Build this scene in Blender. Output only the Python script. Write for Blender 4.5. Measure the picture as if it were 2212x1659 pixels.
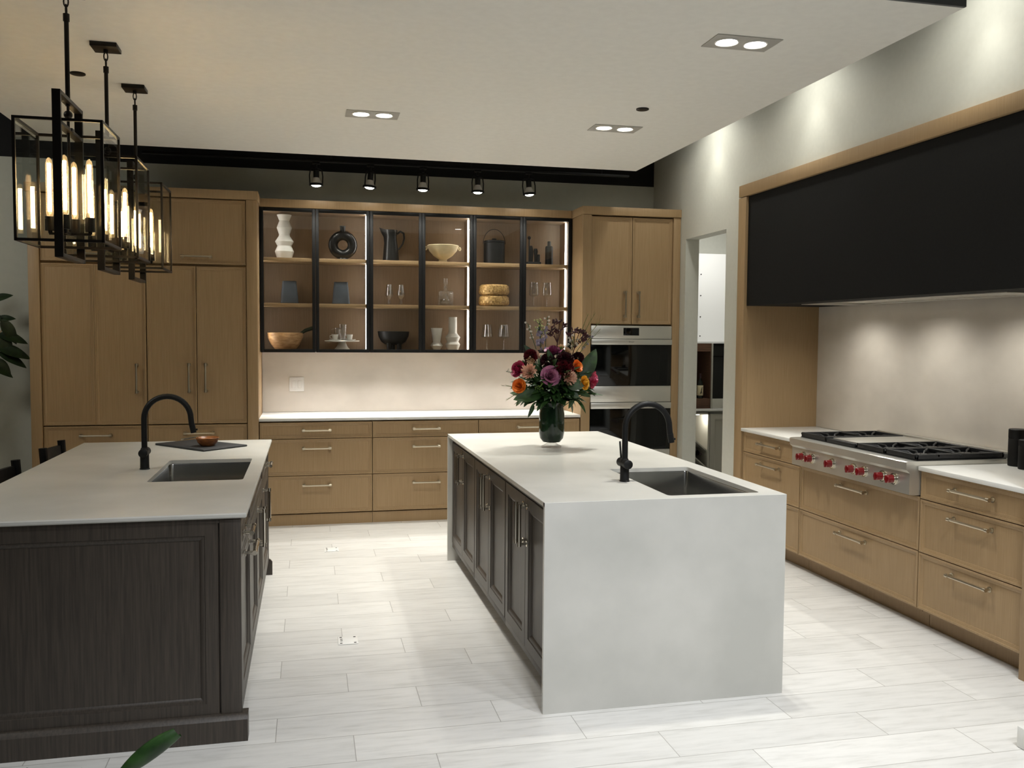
import bpy, bmesh, math, random
from math import sin, cos, pi, radians
from mathutils import Vector, Matrix
random.seed(7)
for o in list(bpy.data.objects): bpy.data.objects.remove(o)
SC = bpy.context.scene
COL = SC.collection

# ---------------------------------------------------------------- camera
cam_d = bpy.data.cameras.new('camera'); cam = bpy.data.objects.new('camera', cam_d); COL.objects.link(cam)
RT = Vector((0.97464173, -0.22365404, 0.00723647)); UP = Vector((0.00504677, 0.05430032, 0.9985119)); FW = Vector((0.22371416, 0.97315484, -0.05405209))
cam.matrix_world = Matrix(((RT.x, UP.x, -FW.x, 0), (RT.y, UP.y, -FW.y, 0), (RT.z, UP.z, -FW.z, 1.61674), (0, 0, 0, 1)))
cam_d.sensor_width = 36; cam_d.lens = 36 * 1919.81 / 2212; cam_d.clip_start = .05
SC.camera = cam
# ---------------------------------------------------------------- world, exposure
w = bpy.data.worlds.new('world'); SC.world = w; w.use_nodes = True
bg = w.node_tree.nodes['Background']; bg.inputs[0].default_value = (.95, 1, .98, 1); bg.inputs[1].default_value = .10
SC.view_settings.view_transform = 'Standard'; SC.view_settings.look = 'None'
SC.view_settings.gamma = 1; SC.view_settings.use_curve_mapping = False
SC.view_settings.exposure = 0.32
WARM = (1, .88, .68); NEUT = (1, .985, .91); COOL = (.94, .97, 1)

def link_light(name, kind, loc, power, color, target=None, parent=None, **kw):
    d = bpy.data.lights.new(name, kind); d.energy = power; d.color = color
    for k, v in kw.items(): setattr(d, k, v)
    o = bpy.data.objects.new(name, d); COL.objects.link(o); o.location = loc
    if target is not None:
        o.rotation_euler = (Vector(target) - Vector(loc)).to_track_quat('-Z', 'Y').to_euler()
    return o
# added unseen fill spots for the floor, island fronts, left wall and left worktop
for x, y, p, tx, ty in ((-.2, 1.5, 95, -.1, 2.5), (1.0, 1.7, 165, 1.1, 2.5), (2.4, 1.5, 180, 2.5, 2.6), (.7, -.5, 150, .9, 2.5), (2.0, -.3, 160, 2.0, 2.6)):
    link_light('unseen_fill_spot', 'SPOT', (x, y, 3.85), p, COOL, (tx, ty, 0), spot_size=radians(88), spot_blend=1, shadow_soft_size=.12)
link_light('unseen_fill_spot', 'SPOT', (-3.4, 5.6, 3.7), 120, NEUT, (-3.2, 8.3, 1.9), spot_size=radians(100), spot_blend=1, shadow_soft_size=.6)
link_light('unseen_fill_spot', 'SPOT', (-3.3, 3.6, 3.7), 110, NEUT, (-.9, 4.8, .9), spot_size=radians(70), spot_blend=1, shadow_soft_size=.15)
# twin recessed downlights: one spot per lamp
DOWN = [((1.983, 4.042), (2.133, 4.04), (2.066, 4.05), .45), ((.344, 5.91), (.492, 5.908), (.418, 5.93), 1.05), ((1.984, 5.875), (2.136, 5.876), (2.07, 5.90), .8)]
for a, b, c, k in DOWN:
    for p in (a, b):
        link_light('downlight_lamp', 'SPOT', (p[0], p[1], 3.03), 120 * k, NEUT, (p[0], p[1], 0), spot_size=radians(84), spot_blend=1, shadow_soft_size=.04)
# wall washers in the slot between the dropped ceiling and the right wall
for y, k in ((3.86, 1), (5.44, 1), (6.91, 1.15)):
    link_light('wall_washer_lamp', 'SPOT', (3.16, y, 3.44), 11 * k, NEUT, (3.22, y, 0), spot_size=radians(74), spot_blend=1, shadow_soft_size=.04)
    link_light('wall_washer_lamp', 'SPOT', (2.98, y, 3.60), 22 * k, NEUT, (3.10, y, 0), spot_size=radians(150), spot_blend=1, shadow_soft_size=.06)
# track heads above the glazed cabinets
TRK = [(.076, 0), (.53, .06), (.98, .02), (1.46, .0), (1.92, -.05)]
for x, t in TRK:
    link_light('track_lamp', 'SPOT', (x + t * .3, 7.74, 2.84), 30, NEUT, (x + t * 2, 7.68, 0), spot_size=radians(110), spot_blend=1, shadow_soft_size=.03)
# LED strips under the wall cabinets, hood lights, pantry light
link_light('under_cabinet_led', 'AREA', (.99, 8.0, 1.456), 9.0, (1, .98, .95), (.99, 7.97, 0), shape='RECTANGLE', size=2.7, size_y=.02, spread=radians(100))
for y in (4.2, 4.9, 5.6):
    link_light('hood_lamp', 'SPOT', (3.60, y, 1.850), 11, NEUT, (3.66, y, 0), spot_size=radians(150), spot_blend=1, shadow_soft_size=.012)
link_light('pantry_light', 'AREA', (4.0, 7.9, 2.68), 7.5, (1, .99, .95), (4.0, 8.6, 1.2), shape='RECTANGLE', size=.6, size_y=.3)

# ---------------------------------------------------------------- materials
def s2l(c):
    c = c / 255.0
    return c / 12.92 if c <= .04045 else ((c + .055) / 1.055) ** 2.4
def rgb(r, g, b): return (s2l(r), s2l(g), s2l(b), 1)
MATS = {}
def base(name, col, rough=.5, metal=0, **kw):
    m = bpy.data.materials.new(name); m.use_nodes = True; b = m.node_tree.nodes['Principled BSDF']
    b.inputs['Base Color'].default_value = col; b.inputs['Roughness'].default_value = rough; b.inputs['Metallic'].default_value = metal
    for k, v in kw.items(): b.inputs[k].default_value = v
    MATS[name] = m; return m, m.node_tree, b
def nn(t, typ, **kw):
    n = t.nodes.new(typ)
    for k, v in kw.items(): setattr(n, k, v)
    return n
def ramp(t, fac, stops):
    r = nn(t, 'ShaderNodeValToRGB'); e = r.color_ramp.elements
    while len(e) < len(stops): e.new(.5)
    for el, (p, c) in zip(e, stops): el.position = p; el.color = c
    t.links.new(fac, r.inputs[0]); return r.outputs[0]
def mottled(name, c0, c1, scale=(1, 1, 1), noise=4, rough=.5, detail=5, bump=0, lo=.35, hi=.68, metal=0, **kw):
    m, t, b = base(name, c0, rough, metal, **kw)
    tc = nn(t, 'ShaderNodeTexCoord'); mp = nn(t, 'ShaderNodeMapping'); mp.inputs['Scale'].default_value = scale
    t.links.new(tc.outputs['Object'], mp.inputs[0])
    n = nn(t, 'ShaderNodeTexNoise'); n.inputs['Scale'].default_value = noise; n.inputs['Detail'].default_value = detail
    t.links.new(mp.outputs[0], n.inputs['Vector'])
    t.links.new(ramp(t, n.outputs['Fac'], [(lo, c0), (hi, c1)]), b.inputs['Base Color'])
    if bump:
        bp = nn(t, 'ShaderNodeBump'); bp.inputs['Strength'].default_value = bump; bp.inputs['Distance'].default_value = .002
        t.links.new(n.outputs['Fac'], bp.inputs['Height']); t.links.new(bp.outputs[0], b.inputs['Normal'])
    return m
def metal_brushed(name, col, rough, scale):
    m, t, b = base(name, col, rough, 1)
    tc = nn(t, 'ShaderNodeTexCoord'); mp = nn(t, 'ShaderNodeMapping'); mp.inputs['Scale'].default_value = scale
    t.links.new(tc.outputs['Object'], mp.inputs[0])
    n = nn(t, 'ShaderNodeTexNoise'); n.inputs['Scale'].default_value = 5; n.inputs['Detail'].default_value = 3
    t.links.new(mp.outputs[0], n.inputs['Vector'])
    mr = nn(t, 'ShaderNodeMapRange'); mr.inputs['To Min'].default_value = rough * .93; mr.inputs['To Max'].default_value = rough * 1.08
    t.links.new(n.outputs['Fac'], mr.inputs[0]); t.links.new(mr.outputs[0], b.inputs['Roughness'])
    return m
def metal_brushed_soft(*a):
    m = metal_brushed(*a); m.node_tree.nodes['Principled BSDF'].inputs['Metallic'].default_value = .78; return m
def glass(name, tint=(.96, .97, .96, 1), ior=1.45, rough=0.0):
    m = bpy.data.materials.new(name); m.use_nodes = True; t = m.node_tree; t.nodes.clear()
    out = nn(t, 'ShaderNodeOutputMaterial'); mx = nn(t, 'ShaderNodeMixShader'); tr = nn(t, 'ShaderNodeBsdfTransparent'); gl = nn(t, 'ShaderNodeBsdfGlossy'); fr = nn(t, 'ShaderNodeFresnel')
    tr.inputs[0].default_value = tint; gl.inputs['Roughness'].default_value = rough
    ge = nn(t, 'ShaderNodeNewGeometry'); mr = nn(t, 'ShaderNodeMapRange'); mr.inputs['To Min'].default_value = ior; mr.inputs['To Max'].default_value = 1 / ior   # the same fresnel on both faces
    t.links.new(ge.outputs['Backfacing'], mr.inputs[0]); t.links.new(mr.outputs[0], fr.inputs[0])
    t.links.new(fr.outputs[0], mx.inputs[0]); t.links.new(tr.outputs[0], mx.inputs[1]); t.links.new(gl.outputs[0], mx.inputs[2]); t.links.new(mx.outputs[0], out.inputs[0])
    MATS[name] = m; return m
def bulb_glass():
    m = glass('glowing_bulb_glass', (.97, .94, .88, 1), 1.45, .02); t = m.node_tree; out = [n for n in t.nodes if n.type == 'OUTPUT_MATERIAL'][0]; mx = [n for n in t.nodes if n.type == 'MIX_SHADER'][0]
    ad = nn(t, 'ShaderNodeAddShader'); em = nn(t, 'ShaderNodeEmission'); em.inputs[0].default_value = (1, .62, .26, 1); em.inputs[1].default_value = .30
    t.links.new(mx.outputs[0], ad.inputs[0]); t.links.new(em.outputs[0], ad.inputs[1]); t.links.new(ad.outputs[0], out.inputs[0]); return m
def emit(name, col, strength):
    m, t, b = base(name, col, .4); b.inputs['Emission Color'].default_value = col; b.inputs['Emission Strength'].default_value = strength; return m

OAK = mottled('oak', rgb(154, 127, 91), rgb(165, 138, 102), (70, 70, 1.6), 3.0, .5, 6, .06)
OAKIN = mottled('oak_interior', rgb(144, 120, 92), rgb(156, 131, 103), (70, 70, 1.6), 3.0, .55, 6, .06)
DARK = mottled('dark_oak', rgb(53, 47, 41), rgb(70, 62, 54), (40, 40, 1.5), 3.5, .42, 6, .2)
STONE = mottled('pale_stone', rgb(184, 183, 177), rgb(200, 198, 192), (1, 1, 1), 2.6, .38, 8, .03)
SPLASH = mottled('plaster_stone', rgb(201, 193, 182), rgb(214, 206, 195), (1, 1, 1.4), 2.8, .5, 8, .03)
WHITEQ = mottled('white_quartz', rgb(224, 223, 218), rgb(236, 235, 231), (1, 1, 1), 3, .3, 6)
WALL = mottled('wall_paint', rgb(198, 198, 188), rgb(201, 201, 191), (1, 1, 1), 30, .75, 3)
GREYW = mottled('grey_wall_paint', rgb(180, 181, 169), rgb(183, 184, 172), (1, 1, 1), 20, .8, 3)
CEIL = mottled('ceiling_paint', rgb(231, 229, 222), rgb(235, 233, 226), (1, 1, 1), 20, .8, 3, .01)
BLACKP = mottled('black_paint', rgb(12, 12, 12), rgb(16, 16, 16), (1, 1, 1), 20, .9, 3)
UNLITF = base('unlit_fascia', rgb(96, 97, 97), .7)[0]  # unlit tone of the dropped ceiling's front face, put into the colour
BLACK = base('black_metal', rgb(14, 14, 14), .45, 0, **{'Specular IOR Level': .25})[0]
MATTE = mottled('matte_black', rgb(14, 14, 14), rgb(18, 18, 18), (1, 1, 1), 60, .5, 2, .05, **{'Specular IOR Level': .3})
HOODM = mottled('hood_black', rgb(19, 19, 18), rgb(22, 22, 21), (1, 1, 1), 60, .8, 2, .04, **{'Specular IOR Level': .2})
IRON = mottled('cast_iron', rgb(18, 19, 21), rgb(28, 29, 31), (1, 1, 1), 80, .45, 2, .1)
BRONZE = base('dark_bronze', rgb(34, 31, 28), .38, .7)[0]
STEEL = metal_brushed_soft('brushed_steel', rgb(222, 220, 213), .3, (1, 60, 60))
STEELY = metal_brushed_soft('brushed_steel_side', rgb(208, 206, 199), .32, (60, 1, 60))
SINKM = metal_brushed('sink_steel', rgb(176, 175, 171), .2, (1, 1, 6))
CHROME = base('polished_nickel', rgb(205, 198, 184), .14, 1)[0]
NICKEL = metal_brushed('satin_nickel', rgb(192, 182, 162), .3, (40, 40, 40))
OVGL = base('black_glass', rgb(6, 7, 7), .06, 0)[0]
RED = base('red_knob', rgb(118, 6, 14), .3, 0, **{'Coat Weight': .5})[0]
GLASS = glass('clear_glass'); BULBG = bulb_glass(); PANE = glass('door_glass', (.95, .95, .94, 1), 1.5); WARE = glass('glassware', (.985, .99, .985, 1), 2.2, .06)
FIL = emit('filament', (1, .74, .40, 1), 40)
LAMPW = emit('lamp_lens', (1, .97, .88, 1), 30)
LED = emit('led_strip', (1, .98, .94, 1), 15)
LEDU = emit('under_cabinet_strip', (1, .98, .95, 1), 3)
WHITEP = base('white_plastic', rgb(228, 226, 222), .4)[0]
CERAM = mottled('white_ceramic', rgb(222, 221, 214), rgb(232, 231, 226), (1, 1, 1), 12, .55, 4, .03)
CREAM = mottled('cream_ceramic', rgb(206, 192, 154), rgb(220, 207, 172), (1, 1, 1), 14, .6, 4, .03)
SLATEB = mottled('slate_blue', rgb(60, 66, 74), rgb(72, 79, 88), (1, 1, 1), 14, .6, 4, .05)
BLKCER = base('black_ceramic', rgb(20, 20, 20), .3)[0]
GOLD = mottled('gold_weave', rgb(140, 108, 62), rgb(206, 172, 112), (1, 1, 1), 60, .45, 3, .2, metal=.3)
BOWLW = mottled('bowl_wood', rgb(170, 128, 84), rgb(208, 170, 122), (6, 6, 22), 3, .5, 6, .1)
OLIVE = mottled('olive_wood', rgb(104, 58, 26), rgb(158, 100, 52), (10, 10, 40), 3, .4, 6, .1)
SLATE = mottled('slate_tray', rgb(38, 39, 41), rgb(52, 53, 55), (1, 1, 1), 30, .6, 4, .1)
WALNUT = mottled('walnut', rgb(74, 50, 36), rgb(108, 76, 54), (2, 30, 30), 3, .5, 6, .1)
GREIGE = base('greige_paint', rgb(172, 168, 156), .5)[0]
LEAF = mottled('leaf_green', rgb(28, 52, 22), rgb(48, 82, 34), (1, 1, 1), 22, .45, 4, .05, **{'Specular IOR Level': .5})
LEAFL = mottled('leaf_light', rgb(70, 104, 36), rgb(110, 140, 54), (1, 1, 1), 22, .5, 4)
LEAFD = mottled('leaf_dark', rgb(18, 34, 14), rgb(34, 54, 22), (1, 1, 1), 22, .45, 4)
VASEG = mottled('green_lined_vase', rgb(14, 28, 18), rgb(26, 46, 28), (3, 3, 1), 9, .08, 4)

def floor_mat():
    m, t, b = base('plank_tile', rgb(210, 208, 203), .34)
    L = t.links; tc = nn(t, 'ShaderNodeTexCoord'); sp = nn(t, 'ShaderNodeSeparateXYZ'); L.new(tc.outputs['Object'], sp.inputs[0])
    def M(op, a, c=None):
        n = nn(t, 'ShaderNodeMath', operation=op)
        for i, v in enumerate((a, c)):
            if v is None: continue
            if isinstance(v, (int, float)): n.inputs[i].default_value = v
            else: L.new(v, n.inputs[i])
        return n.outputs[0]
    v = M('DIVIDE', M('SUBTRACT', sp.outputs['Y'], 3.337), .2245); row = M('FLOOR', v); fv = M('SUBTRACT', v, row)
    u = M('DIVIDE', M('ADD', M('SUBTRACT', sp.outputs['X'], .172), M('MULTIPLY', row, .305)), .915); cu = M('FLOOR', u); fu = M('SUBTRACT', u, cu)
    ev = M('MULTIPLY', M('MINIMUM', fv, M('SUBTRACT', 1, fv)), .2245); eu = M('MULTIPLY', M('MINIMUM', fu, M('SUBTRACT', 1, fu)), .915)
    gap = M('LESS_THAN', M('MINIMUM', ev, eu), .0016)
    cx = nn(t, 'ShaderNodeCombineXYZ'); L.new(cu, cx.inputs[0]); L.new(row, cx.inputs[1])
    wn = nn(t, 'ShaderNodeTexWhiteNoise', noise_dimensions='3D'); L.new(cx.outputs[0], wn.inputs['Vector'])
    mp = nn(t, 'ShaderNodeMapping'); mp.inputs['Scale'].default_value = (2.2, 16, 1); L.new(tc.outputs['Object'], mp.inputs[0])
    off = nn(t, 'ShaderNodeVectorMath', operation='MULTIPLY_ADD'); L.new(wn.outputs['Color'], off.inputs[0]); off.inputs[1].default_value = (30, 30, 30); L.new(mp.outputs[0], off.inputs[2])
    n1 = nn(t, 'ShaderNodeTexNoise'); n1.inputs['Scale'].default_value = 2.2; n1.inputs['Detail'].default_value = 8; n1.inputs['Roughness'].default_value = .62; L.new(off.outputs[0], n1.inputs['Vector'])
    grain = ramp(t, n1.outputs['Fac'], [(.28, rgb(200, 198, 193)), (.5, rgb(217, 215, 211)), (.75, rgb(224, 222, 218))])
    hs = nn(t, 'ShaderNodeHueSaturation'); L.new(grain, hs.inputs['Color'])
    L.new(M('ADD', .905, M('MULTIPLY', wn.outputs['Value'], .125)), hs.inputs['Value'])
    mx = nn(t, 'ShaderNodeMix', data_type='RGBA'); L.new(gap, mx.inputs[0]); L.new(hs.outputs[0], mx.inputs[6]); mx.inputs[7].default_value = rgb(158, 155, 149)
    L.new(mx.outputs[2], b.inputs['Base Color'])
    return m
FLOOR = floor_mat()

# ---------------------------------------------------------------- mesh builder
ORG = {}
def org(o):
    p = Vector((0, 0, 0))
    while o is not None: p += o.location; o = o.parent
    return p
class MB:
    def __init__(s): s.bm = bmesh.new()
    def raw(s, vs, fs, smooth=True):
        v = [s.bm.verts.new(p) for p in vs]
        for f in fs:
            try: s.bm.faces.new([v[i] for i in f])
            except ValueError: pass
        return s
    def box(s, x0, x1, y0, y1, z0, z1, bev=0, seg=2):
        x0, x1 = min(x0, x1), max(x0, x1); y0, y1 = min(y0, y1), max(y0, y1); z0, z1 = min(z0, z1), max(z0, z1)
        if not bev:
            vs = [(x, y, z) for x in (x0, x1) for y in (y0, y1) for z in (z0, z1)]
            return s.raw(vs, [(0, 1, 3, 2), (4, 6, 7, 5), (0, 4, 5, 1), (2, 3, 7, 6), (0, 2, 6, 4), (1, 5, 7, 3)])
        t = bmesh.new()
        bmesh.ops.create_cube(t, size=1, matrix=Matrix.Translation(((x0 + x1) / 2, (y0 + y1) / 2, (z0 + z1) / 2)) @ Matrix.Diagonal((x1 - x0, y1 - y0, z1 - z0, 1)))
        bmesh.ops.bevel(t, geom=t.edges[:], offset=min(bev, .49 * min(x1 - x0, y1 - y0, z1 - z0)), segments=seg, affect='EDGES', profile=.5)
        s.merge(t); return s
    def merge(s, t):
        t.verts.index_update(); vm = [s.bm.verts.new(v.co) for v in t.verts]
        for f in t.faces:
            try: s.bm.faces.new([vm[v.index] for v in f.verts])
            except ValueError: pass
        t.free()
    def loops(s, L, cap0=True, cap1=True, closed=True):
        vs = [[s.bm.verts.new(p) for p in l] for l in L]; n = len(L[0])
        for a, b in zip(vs, vs[1:]):
            for i in range(n if closed else n - 1):
                j = (i + 1) % n
                try: s.bm.faces.new((a[i], a[j], b[j], b[i]))
                except ValueError: pass
        if cap0:
            try: s.bm.faces.new(list(reversed(vs[0])))
            except ValueError: pass
        if cap1:
            try: s.bm.faces.new(vs[-1])
            except ValueError: pass
        return s
    def cyl(s, p0, p1, r0, r1=None, n=16): return s.tube([p0, p1], r0 if r1 is None else (r0, r1), n)
    def tube(s, pts, r, n=10, cap=True, flat=None):
        pts = [Vector(p) for p in pts]; L = []; prev = None
        for i, p in enumerate(pts):
            a = pts[max(i - 1, 0)]; b = pts[min(i + 1, len(pts) - 1)]; d = (b - a).normalized()
            if prev is None:
                u = d.cross(Vector((0, 0, 1)))
                if u.length < 1e-3: u = d.cross(Vector((0, 1, 0)))
            else: u = prev - d * prev.dot(d)
            u.normalize(); prev = u; v = d.cross(u)
            rr = r[i] if isinstance(r, (list, tuple)) else r
            L.append([p + (u * cos(2 * pi * k / n) + v * sin(2 * pi * k / n)) * rr for k in range(n)])
        return s.loops(L, cap, cap)
    def lathe(s, c, prof, n=32, sx=1, sy=1, cap0=True, cap1=True):
        L = [[(c[0] + r * sx * cos(2 * pi * k / n), c[1] + r * sy * sin(2 * pi * k / n), c[2] + z) for k in range(n)] for r, z in prof]
        return s.loops(L, cap0, cap1)
    def rrect(s, x0, x1, y0, y1, z, r, n=5):
        out = []
        for cx, cy, a0 in ((x1 - r, y1 - r, 0), (x0 + r, y1 - r, pi / 2), (x0 + r, y0 + r, pi), (x1 - r, y0 + r, 1.5 * pi)):
            for k in range(n + 1): a = a0 + pi / 2 * k / n; out.append((cx + r * cos(a), cy + r * sin(a), z))
        return out
    def sphere(s, c, r, n=12, m=8, sz=1):
        prof = [(max(r * sin(pi * i / m), 1e-5), -r * sz * cos(pi * i / m)) for i in range(m + 1)]
        return s.lathe(c, prof, n)
    def patch(s, fn, nu, nv):
        g = [[s.bm.verts.new(fn(i / nu, j / nv)) for j in range(nv + 1)] for i in range(nu + 1)]
        for i in range(nu):
            for j in range(nv):
                try: s.bm.faces.new((g[i][j], g[i + 1][j], g[i + 1][j + 1], g[i][j + 1]))
                except ValueError: pass
        return s
    def build(s, name, mat, parent=None, sharp=35, recalc=True):
        if recalc: bmesh.ops.recalc_face_normals(s.bm, faces=s.bm.faces[:])
        o0 = org(parent) if parent else Vector((0, 0, 0))
        for v in s.bm.verts: v.co -= o0
        me = bpy.data.meshes.new(name); s.bm.to_mesh(me); s.bm.free()
        me.polygons.foreach_set('use_smooth', [True] * len(me.polygons))
        if sharp: me.set_sharp_from_angle(angle=radians(sharp))
        me.materials.append(mat)
        o = bpy.data.objects.new(name, me); COL.objects.link(o)
        if parent: o.parent = parent
        return o
def tag(o, label=None, cat=None, group=None, kind=None):
    if label: o['label'] = label
    if cat: o['category'] = cat
    if group: o['group'] = group
    if kind: o['kind'] = kind
    return o
def thing(name, loc, label, cat, group=None):
    o = bpy.data.objects.new(name, None); COL.objects.link(o); o.location = loc; o.empty_display_size = .1
    return tag(o, label, cat, group)
def dup(r0, loc, label, rz=0):
    def cp(o, par):
        c = o.copy(); COL.objects.link(c); c.parent = par
        for ch in [x for x in SC.objects if x.parent == o]: cp(ch, c)
        return c
    kids = [x for x in SC.objects if x.parent == r0]
    r = r0.copy(); COL.objects.link(r); r.location = loc; r.rotation_euler.z = rz; r['label'] = label
    for k in kids: cp(k, r)
    return r
def struct(name, mb, mat): return tag(mb.build(name, mat), kind='structure')

BK = (Vector((1, 0, 0)), Vector((0, 0, 1)), Vector((0, -1, 0)))     # fronts facing the camera
RG = (Vector((0, -1, 0)), Vector((0, 0, 1)), Vector((-1, 0, 0)))    # fronts facing left
LF = (Vector((0, 1, 0)), Vector((0, 0, 1)), Vector((1, 0, 0)))      # fronts facing right
def front(o, fr, w, h, t=.02, fw=.011, bw=.017, rd=.010, mould=False):
    U, V, N = fr; o = Vector(o); mb = MB()
    def lp(i, d): return [o + U * a + V * b + N * d for a, b in ((i, i), (w - i, i), (w - i, h - i), (i, h - i))]
    if mould: L = [lp(0, 0), lp(0, t - .002), lp(.002, t), lp(fw, t), lp(fw + .002, t - .004), lp(fw + .007, t - .004), lp(fw + .021, t - .013), lp(fw + .023, t - .016)]
    else: L = [lp(0, 0), lp(0, t - .0015), (lp(.0015, t)), lp(fw, t), lp(fw + .0012, t - .0035), lp(fw + bw, t - rd), lp(fw + bw + .001, t - rd - .0025)]
    return mb.loops(L)
def handle(parent, c, fr, L, along='U', mat=None, r=.0078, proj=.032, chunky=False):
    U, V, N = fr; c = Vector(c); A = U if along == 'U' else V; mb = MB()
    for s in (-1, 1):
        p = c + A * (s * (L / 2 - .012))
        mb.cyl(p, p + N * .004, r * 1.9, n=14); mb.cyl(p, p + N * (proj + r * .6), r * .95, n=12)
        q = c + N * proj + A * (s * (L / 2 - .020))
        mb.cyl(q, q + A * (s * .020), r * 1.35, n=12)
    mb.cyl(c + N * proj - A * (L / 2 - .02), c + N * proj + A * (L / 2 - .02), r * (1.15 if chunky else 1.0), n=8)
    return mb.build('handle', mat or NICKEL, parent)

# ================================================================ SETTING
struct('floor', MB().box(-6, 6.5, -4, 9, -.1, 0), FLOOR)
struct('ceiling', MB().box(-1.95, 2.78, 3.40, 7.355, 3.05, 3.32), CEIL)
struct('trim_1', MB().box(-1.95, 2.78, 3.385, 3.40, 3.05, 3.34), UNLITF)
struct('ceiling_upper', MB().box(-6, 3.46, -4, 9, 3.95, 4.05), BLACKP)
struct('wall_back', MB().box(-6, 3.463, 8.32, 8.45, 0, 3.091), GREYW)
struct('wall_back_upper', MB().box(-6, 3.463, 8.32, 8.45, 3.091, 3.95), BLACKP)
struct('wall_left', MB().box(-6.1, -6, -4, 9, 0, 3.95), GREYW)
struct('wall_front', MB().box(-6, 6.5, -4.1, -4, 0, 3.95), GREYW)
wr = MB()
for y0, y1, z0, z1 in ((7.53, 8.32, 0, 3.95), (6.732, 7.53, 2.5, 3.95), (6.452, 6.732, 0, 3.95), (3.40, 6.452, 2.797, 3.95), (-4, 3.40, 0, 3.95)):
    wr.box(3.333, 3.463, y0, y1, z0, z1)
wr.box(3.955, 4.05, 3.3, 6.6, 0, 2.9); wr.box(3.463, 4.05, 6.452, 6.58, 0, 2.9); wr.box(3.463, 4.05, 3.28, 3.40, 0, 2.9)
struct('wall_right', wr, WALL)
pn = MB(); pn.box(3.463, 5.2, 8.80, 8.9, 0, 2.85); pn.box(5.2, 5.3, 6.4, 8.9, 0, 2.85); pn.box(4.05, 5.2, 6.452, 6.58, 0, 2.85)
struct('wall_pantry', pn, WALL)
struct('ceiling_pantry', MB().box(3.463, 5.3, 6.45, 8.9, 2.75, 2.85), CEIL)

# ================================================================ BACK RUN
def body(parent, mb, name='body', mat=None): return mb.build(name, mat or OAK, parent)
YF = 7.656
# --- tall cabinets at the left
def add_front(parent, name, o, fr, w, h, hc=None, along='U', L=.24, mat=OAK, hm=NICKEL, label=None, mould=False, **kw):
    d = front(o, fr, w, h, mould=mould, **kw).build(name, mat, parent)
    if hc is not None: handle(d, Vector(o) + fr[0] * hc[0] + fr[1] * hc[1] + fr[2] * kw.get('t', .02), fr, L, along, hm)
    return d
t = thing('tall_cabinet', (-1.66, YF, 0), 'left tall oak cabinet with one wide twin panelled door, behind the pendants', 'cabinet', 'tall oak cabinets on the back wall')
body(t, MB().box(-2.127, -1.268, 7.70, 8.315, .09, 2.712))
MB().box(-2.127, -2.047, 7.64, 7.68, .0, 2.712, .002).build('stile', OAK, t)
add_front(t, 'flap_door', (-2.043, 7.68, 2.183), BK, .771, .523, (.38, .06), L=.24)
d = front((-2.044, 7.68, .879), BK, .386, 1.284)
d2 = front((-1.657, 7.68, .879), BK, .385, 1.284)
tm = bpy.data.meshes.new('tmp'); d2.bm.to_mesh(tm); d.bm.from_mesh(tm); d2.bm.free()
d = d.build('door', OAK, t); handle(d, (-1.345, 7.66, 1.252), BK, .24, 'V')
add_front(t, 'drawer', (-2.043, 7.68, .46), BK, .771, .410, (.386, .335), L=.24)
add_front(t, 'drawer', (-2.044, 7.68, .10), BK, .773, .352, (.386, .28), L=.24)
MB().box(-2.047, -1.268, 7.71, 7.75, 0, .09).build('toe_kick', OAK, t)
t = thing('tall_cabinet', (-.83, YF, 0), 'tall oak cabinet with a pair of narrow doors, beside the glazed wall cabinets', 'cabinet', 'tall oak cabinets on the back wall')
body(t, MB().box(-1.266, -.402, 7.70, 8.315, .09, 2.712))
MB().box(-.488, -.402, 7.64, 7.68, .0, 2.712, .002).build('stile', OAK, t)
add_front(t, 'flap_door', (-1.264, 7.68, 2.183), BK, .770, .523, (.385, .06), L=.24)
add_front(t, 'door', (-1.264, 7.68, .879), BK, .377, 1.284, (.318, .377), 'V')
add_front(t, 'door', (-.882, 7.68, .879), BK, .388, 1.284, (.065, .377), 'V')
add_front(t, 'drawer', (-1.264, 7.68, .46), BK, .770, .410, (.392, .342), L=.24)
add_front(t, 'drawer', (-1.267, 7.68, .10), BK, .776, .352, (.39, .28), L=.24)
MB().box(-1.266, -.488, 7.71, 7.75, 0, .09).build('toe_kick', OAK, t)
tag(MB().box(-2.14, -.392, 7.628, 8.315, 2.714, 2.784, .002).build('cornice', OAK), 'oak cornice across the top of the tall cabinets on the left', 'cornice')
# --- oven tower
t = thing('oven_cabinet', (2.87, YF, 0), 'tall oak cabinet housing the built-in double oven', 'cabinet')
b = MB(); b.box(2.396, 2.414, 7.68, 8.315, 0, 2.703); b.box(3.312, 3.330, 7.68, 8.315, 0, 2.703); b.box(2.414, 3.312, 8.297, 8.315, 0, 2.703)
for z in (.09, .50, 1.722, 2.685): b.box(2.414, 3.312, 7.70, 8.297, z, z + .014)
body(t, b)
MB().box(2.396, 2.478, 7.64, 7.68, 0, 2.703, .002).build('stile', OAK, t); MB().box(3.262, 3.330, 7.64, 7.68, 0, 2.703, .002).build('stile', OAK, t)
add_front(t, 'door', (2.482, 7.68, 1.731), BK, .387, .962, (.322, .178), 'V')
add_front(t, 'door', (2.874, 7.68, 1.731), BK, .384, .962, (.06, .178), 'V')
add_front(t, 'drawer', (2.481, 7.68, .10), BK, .778, .40, (.39, .32))
MB().box(2.478, 3.262, 7.71, 7.75, 0, .09).build('toe_kick', OAK, t)
tag(MB().box(2.386, 3.331, 7.628, 8.315, 2.705, 2.776, .002).build('cornice', OAK), 'oak cornice capping the oven tower beside the grey wall', 'cornice')
t = thing('double_oven', (2.87, 7.65, .53), 'stainless steel double wall oven with black glass doors in the oak tower', 'oven')
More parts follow.
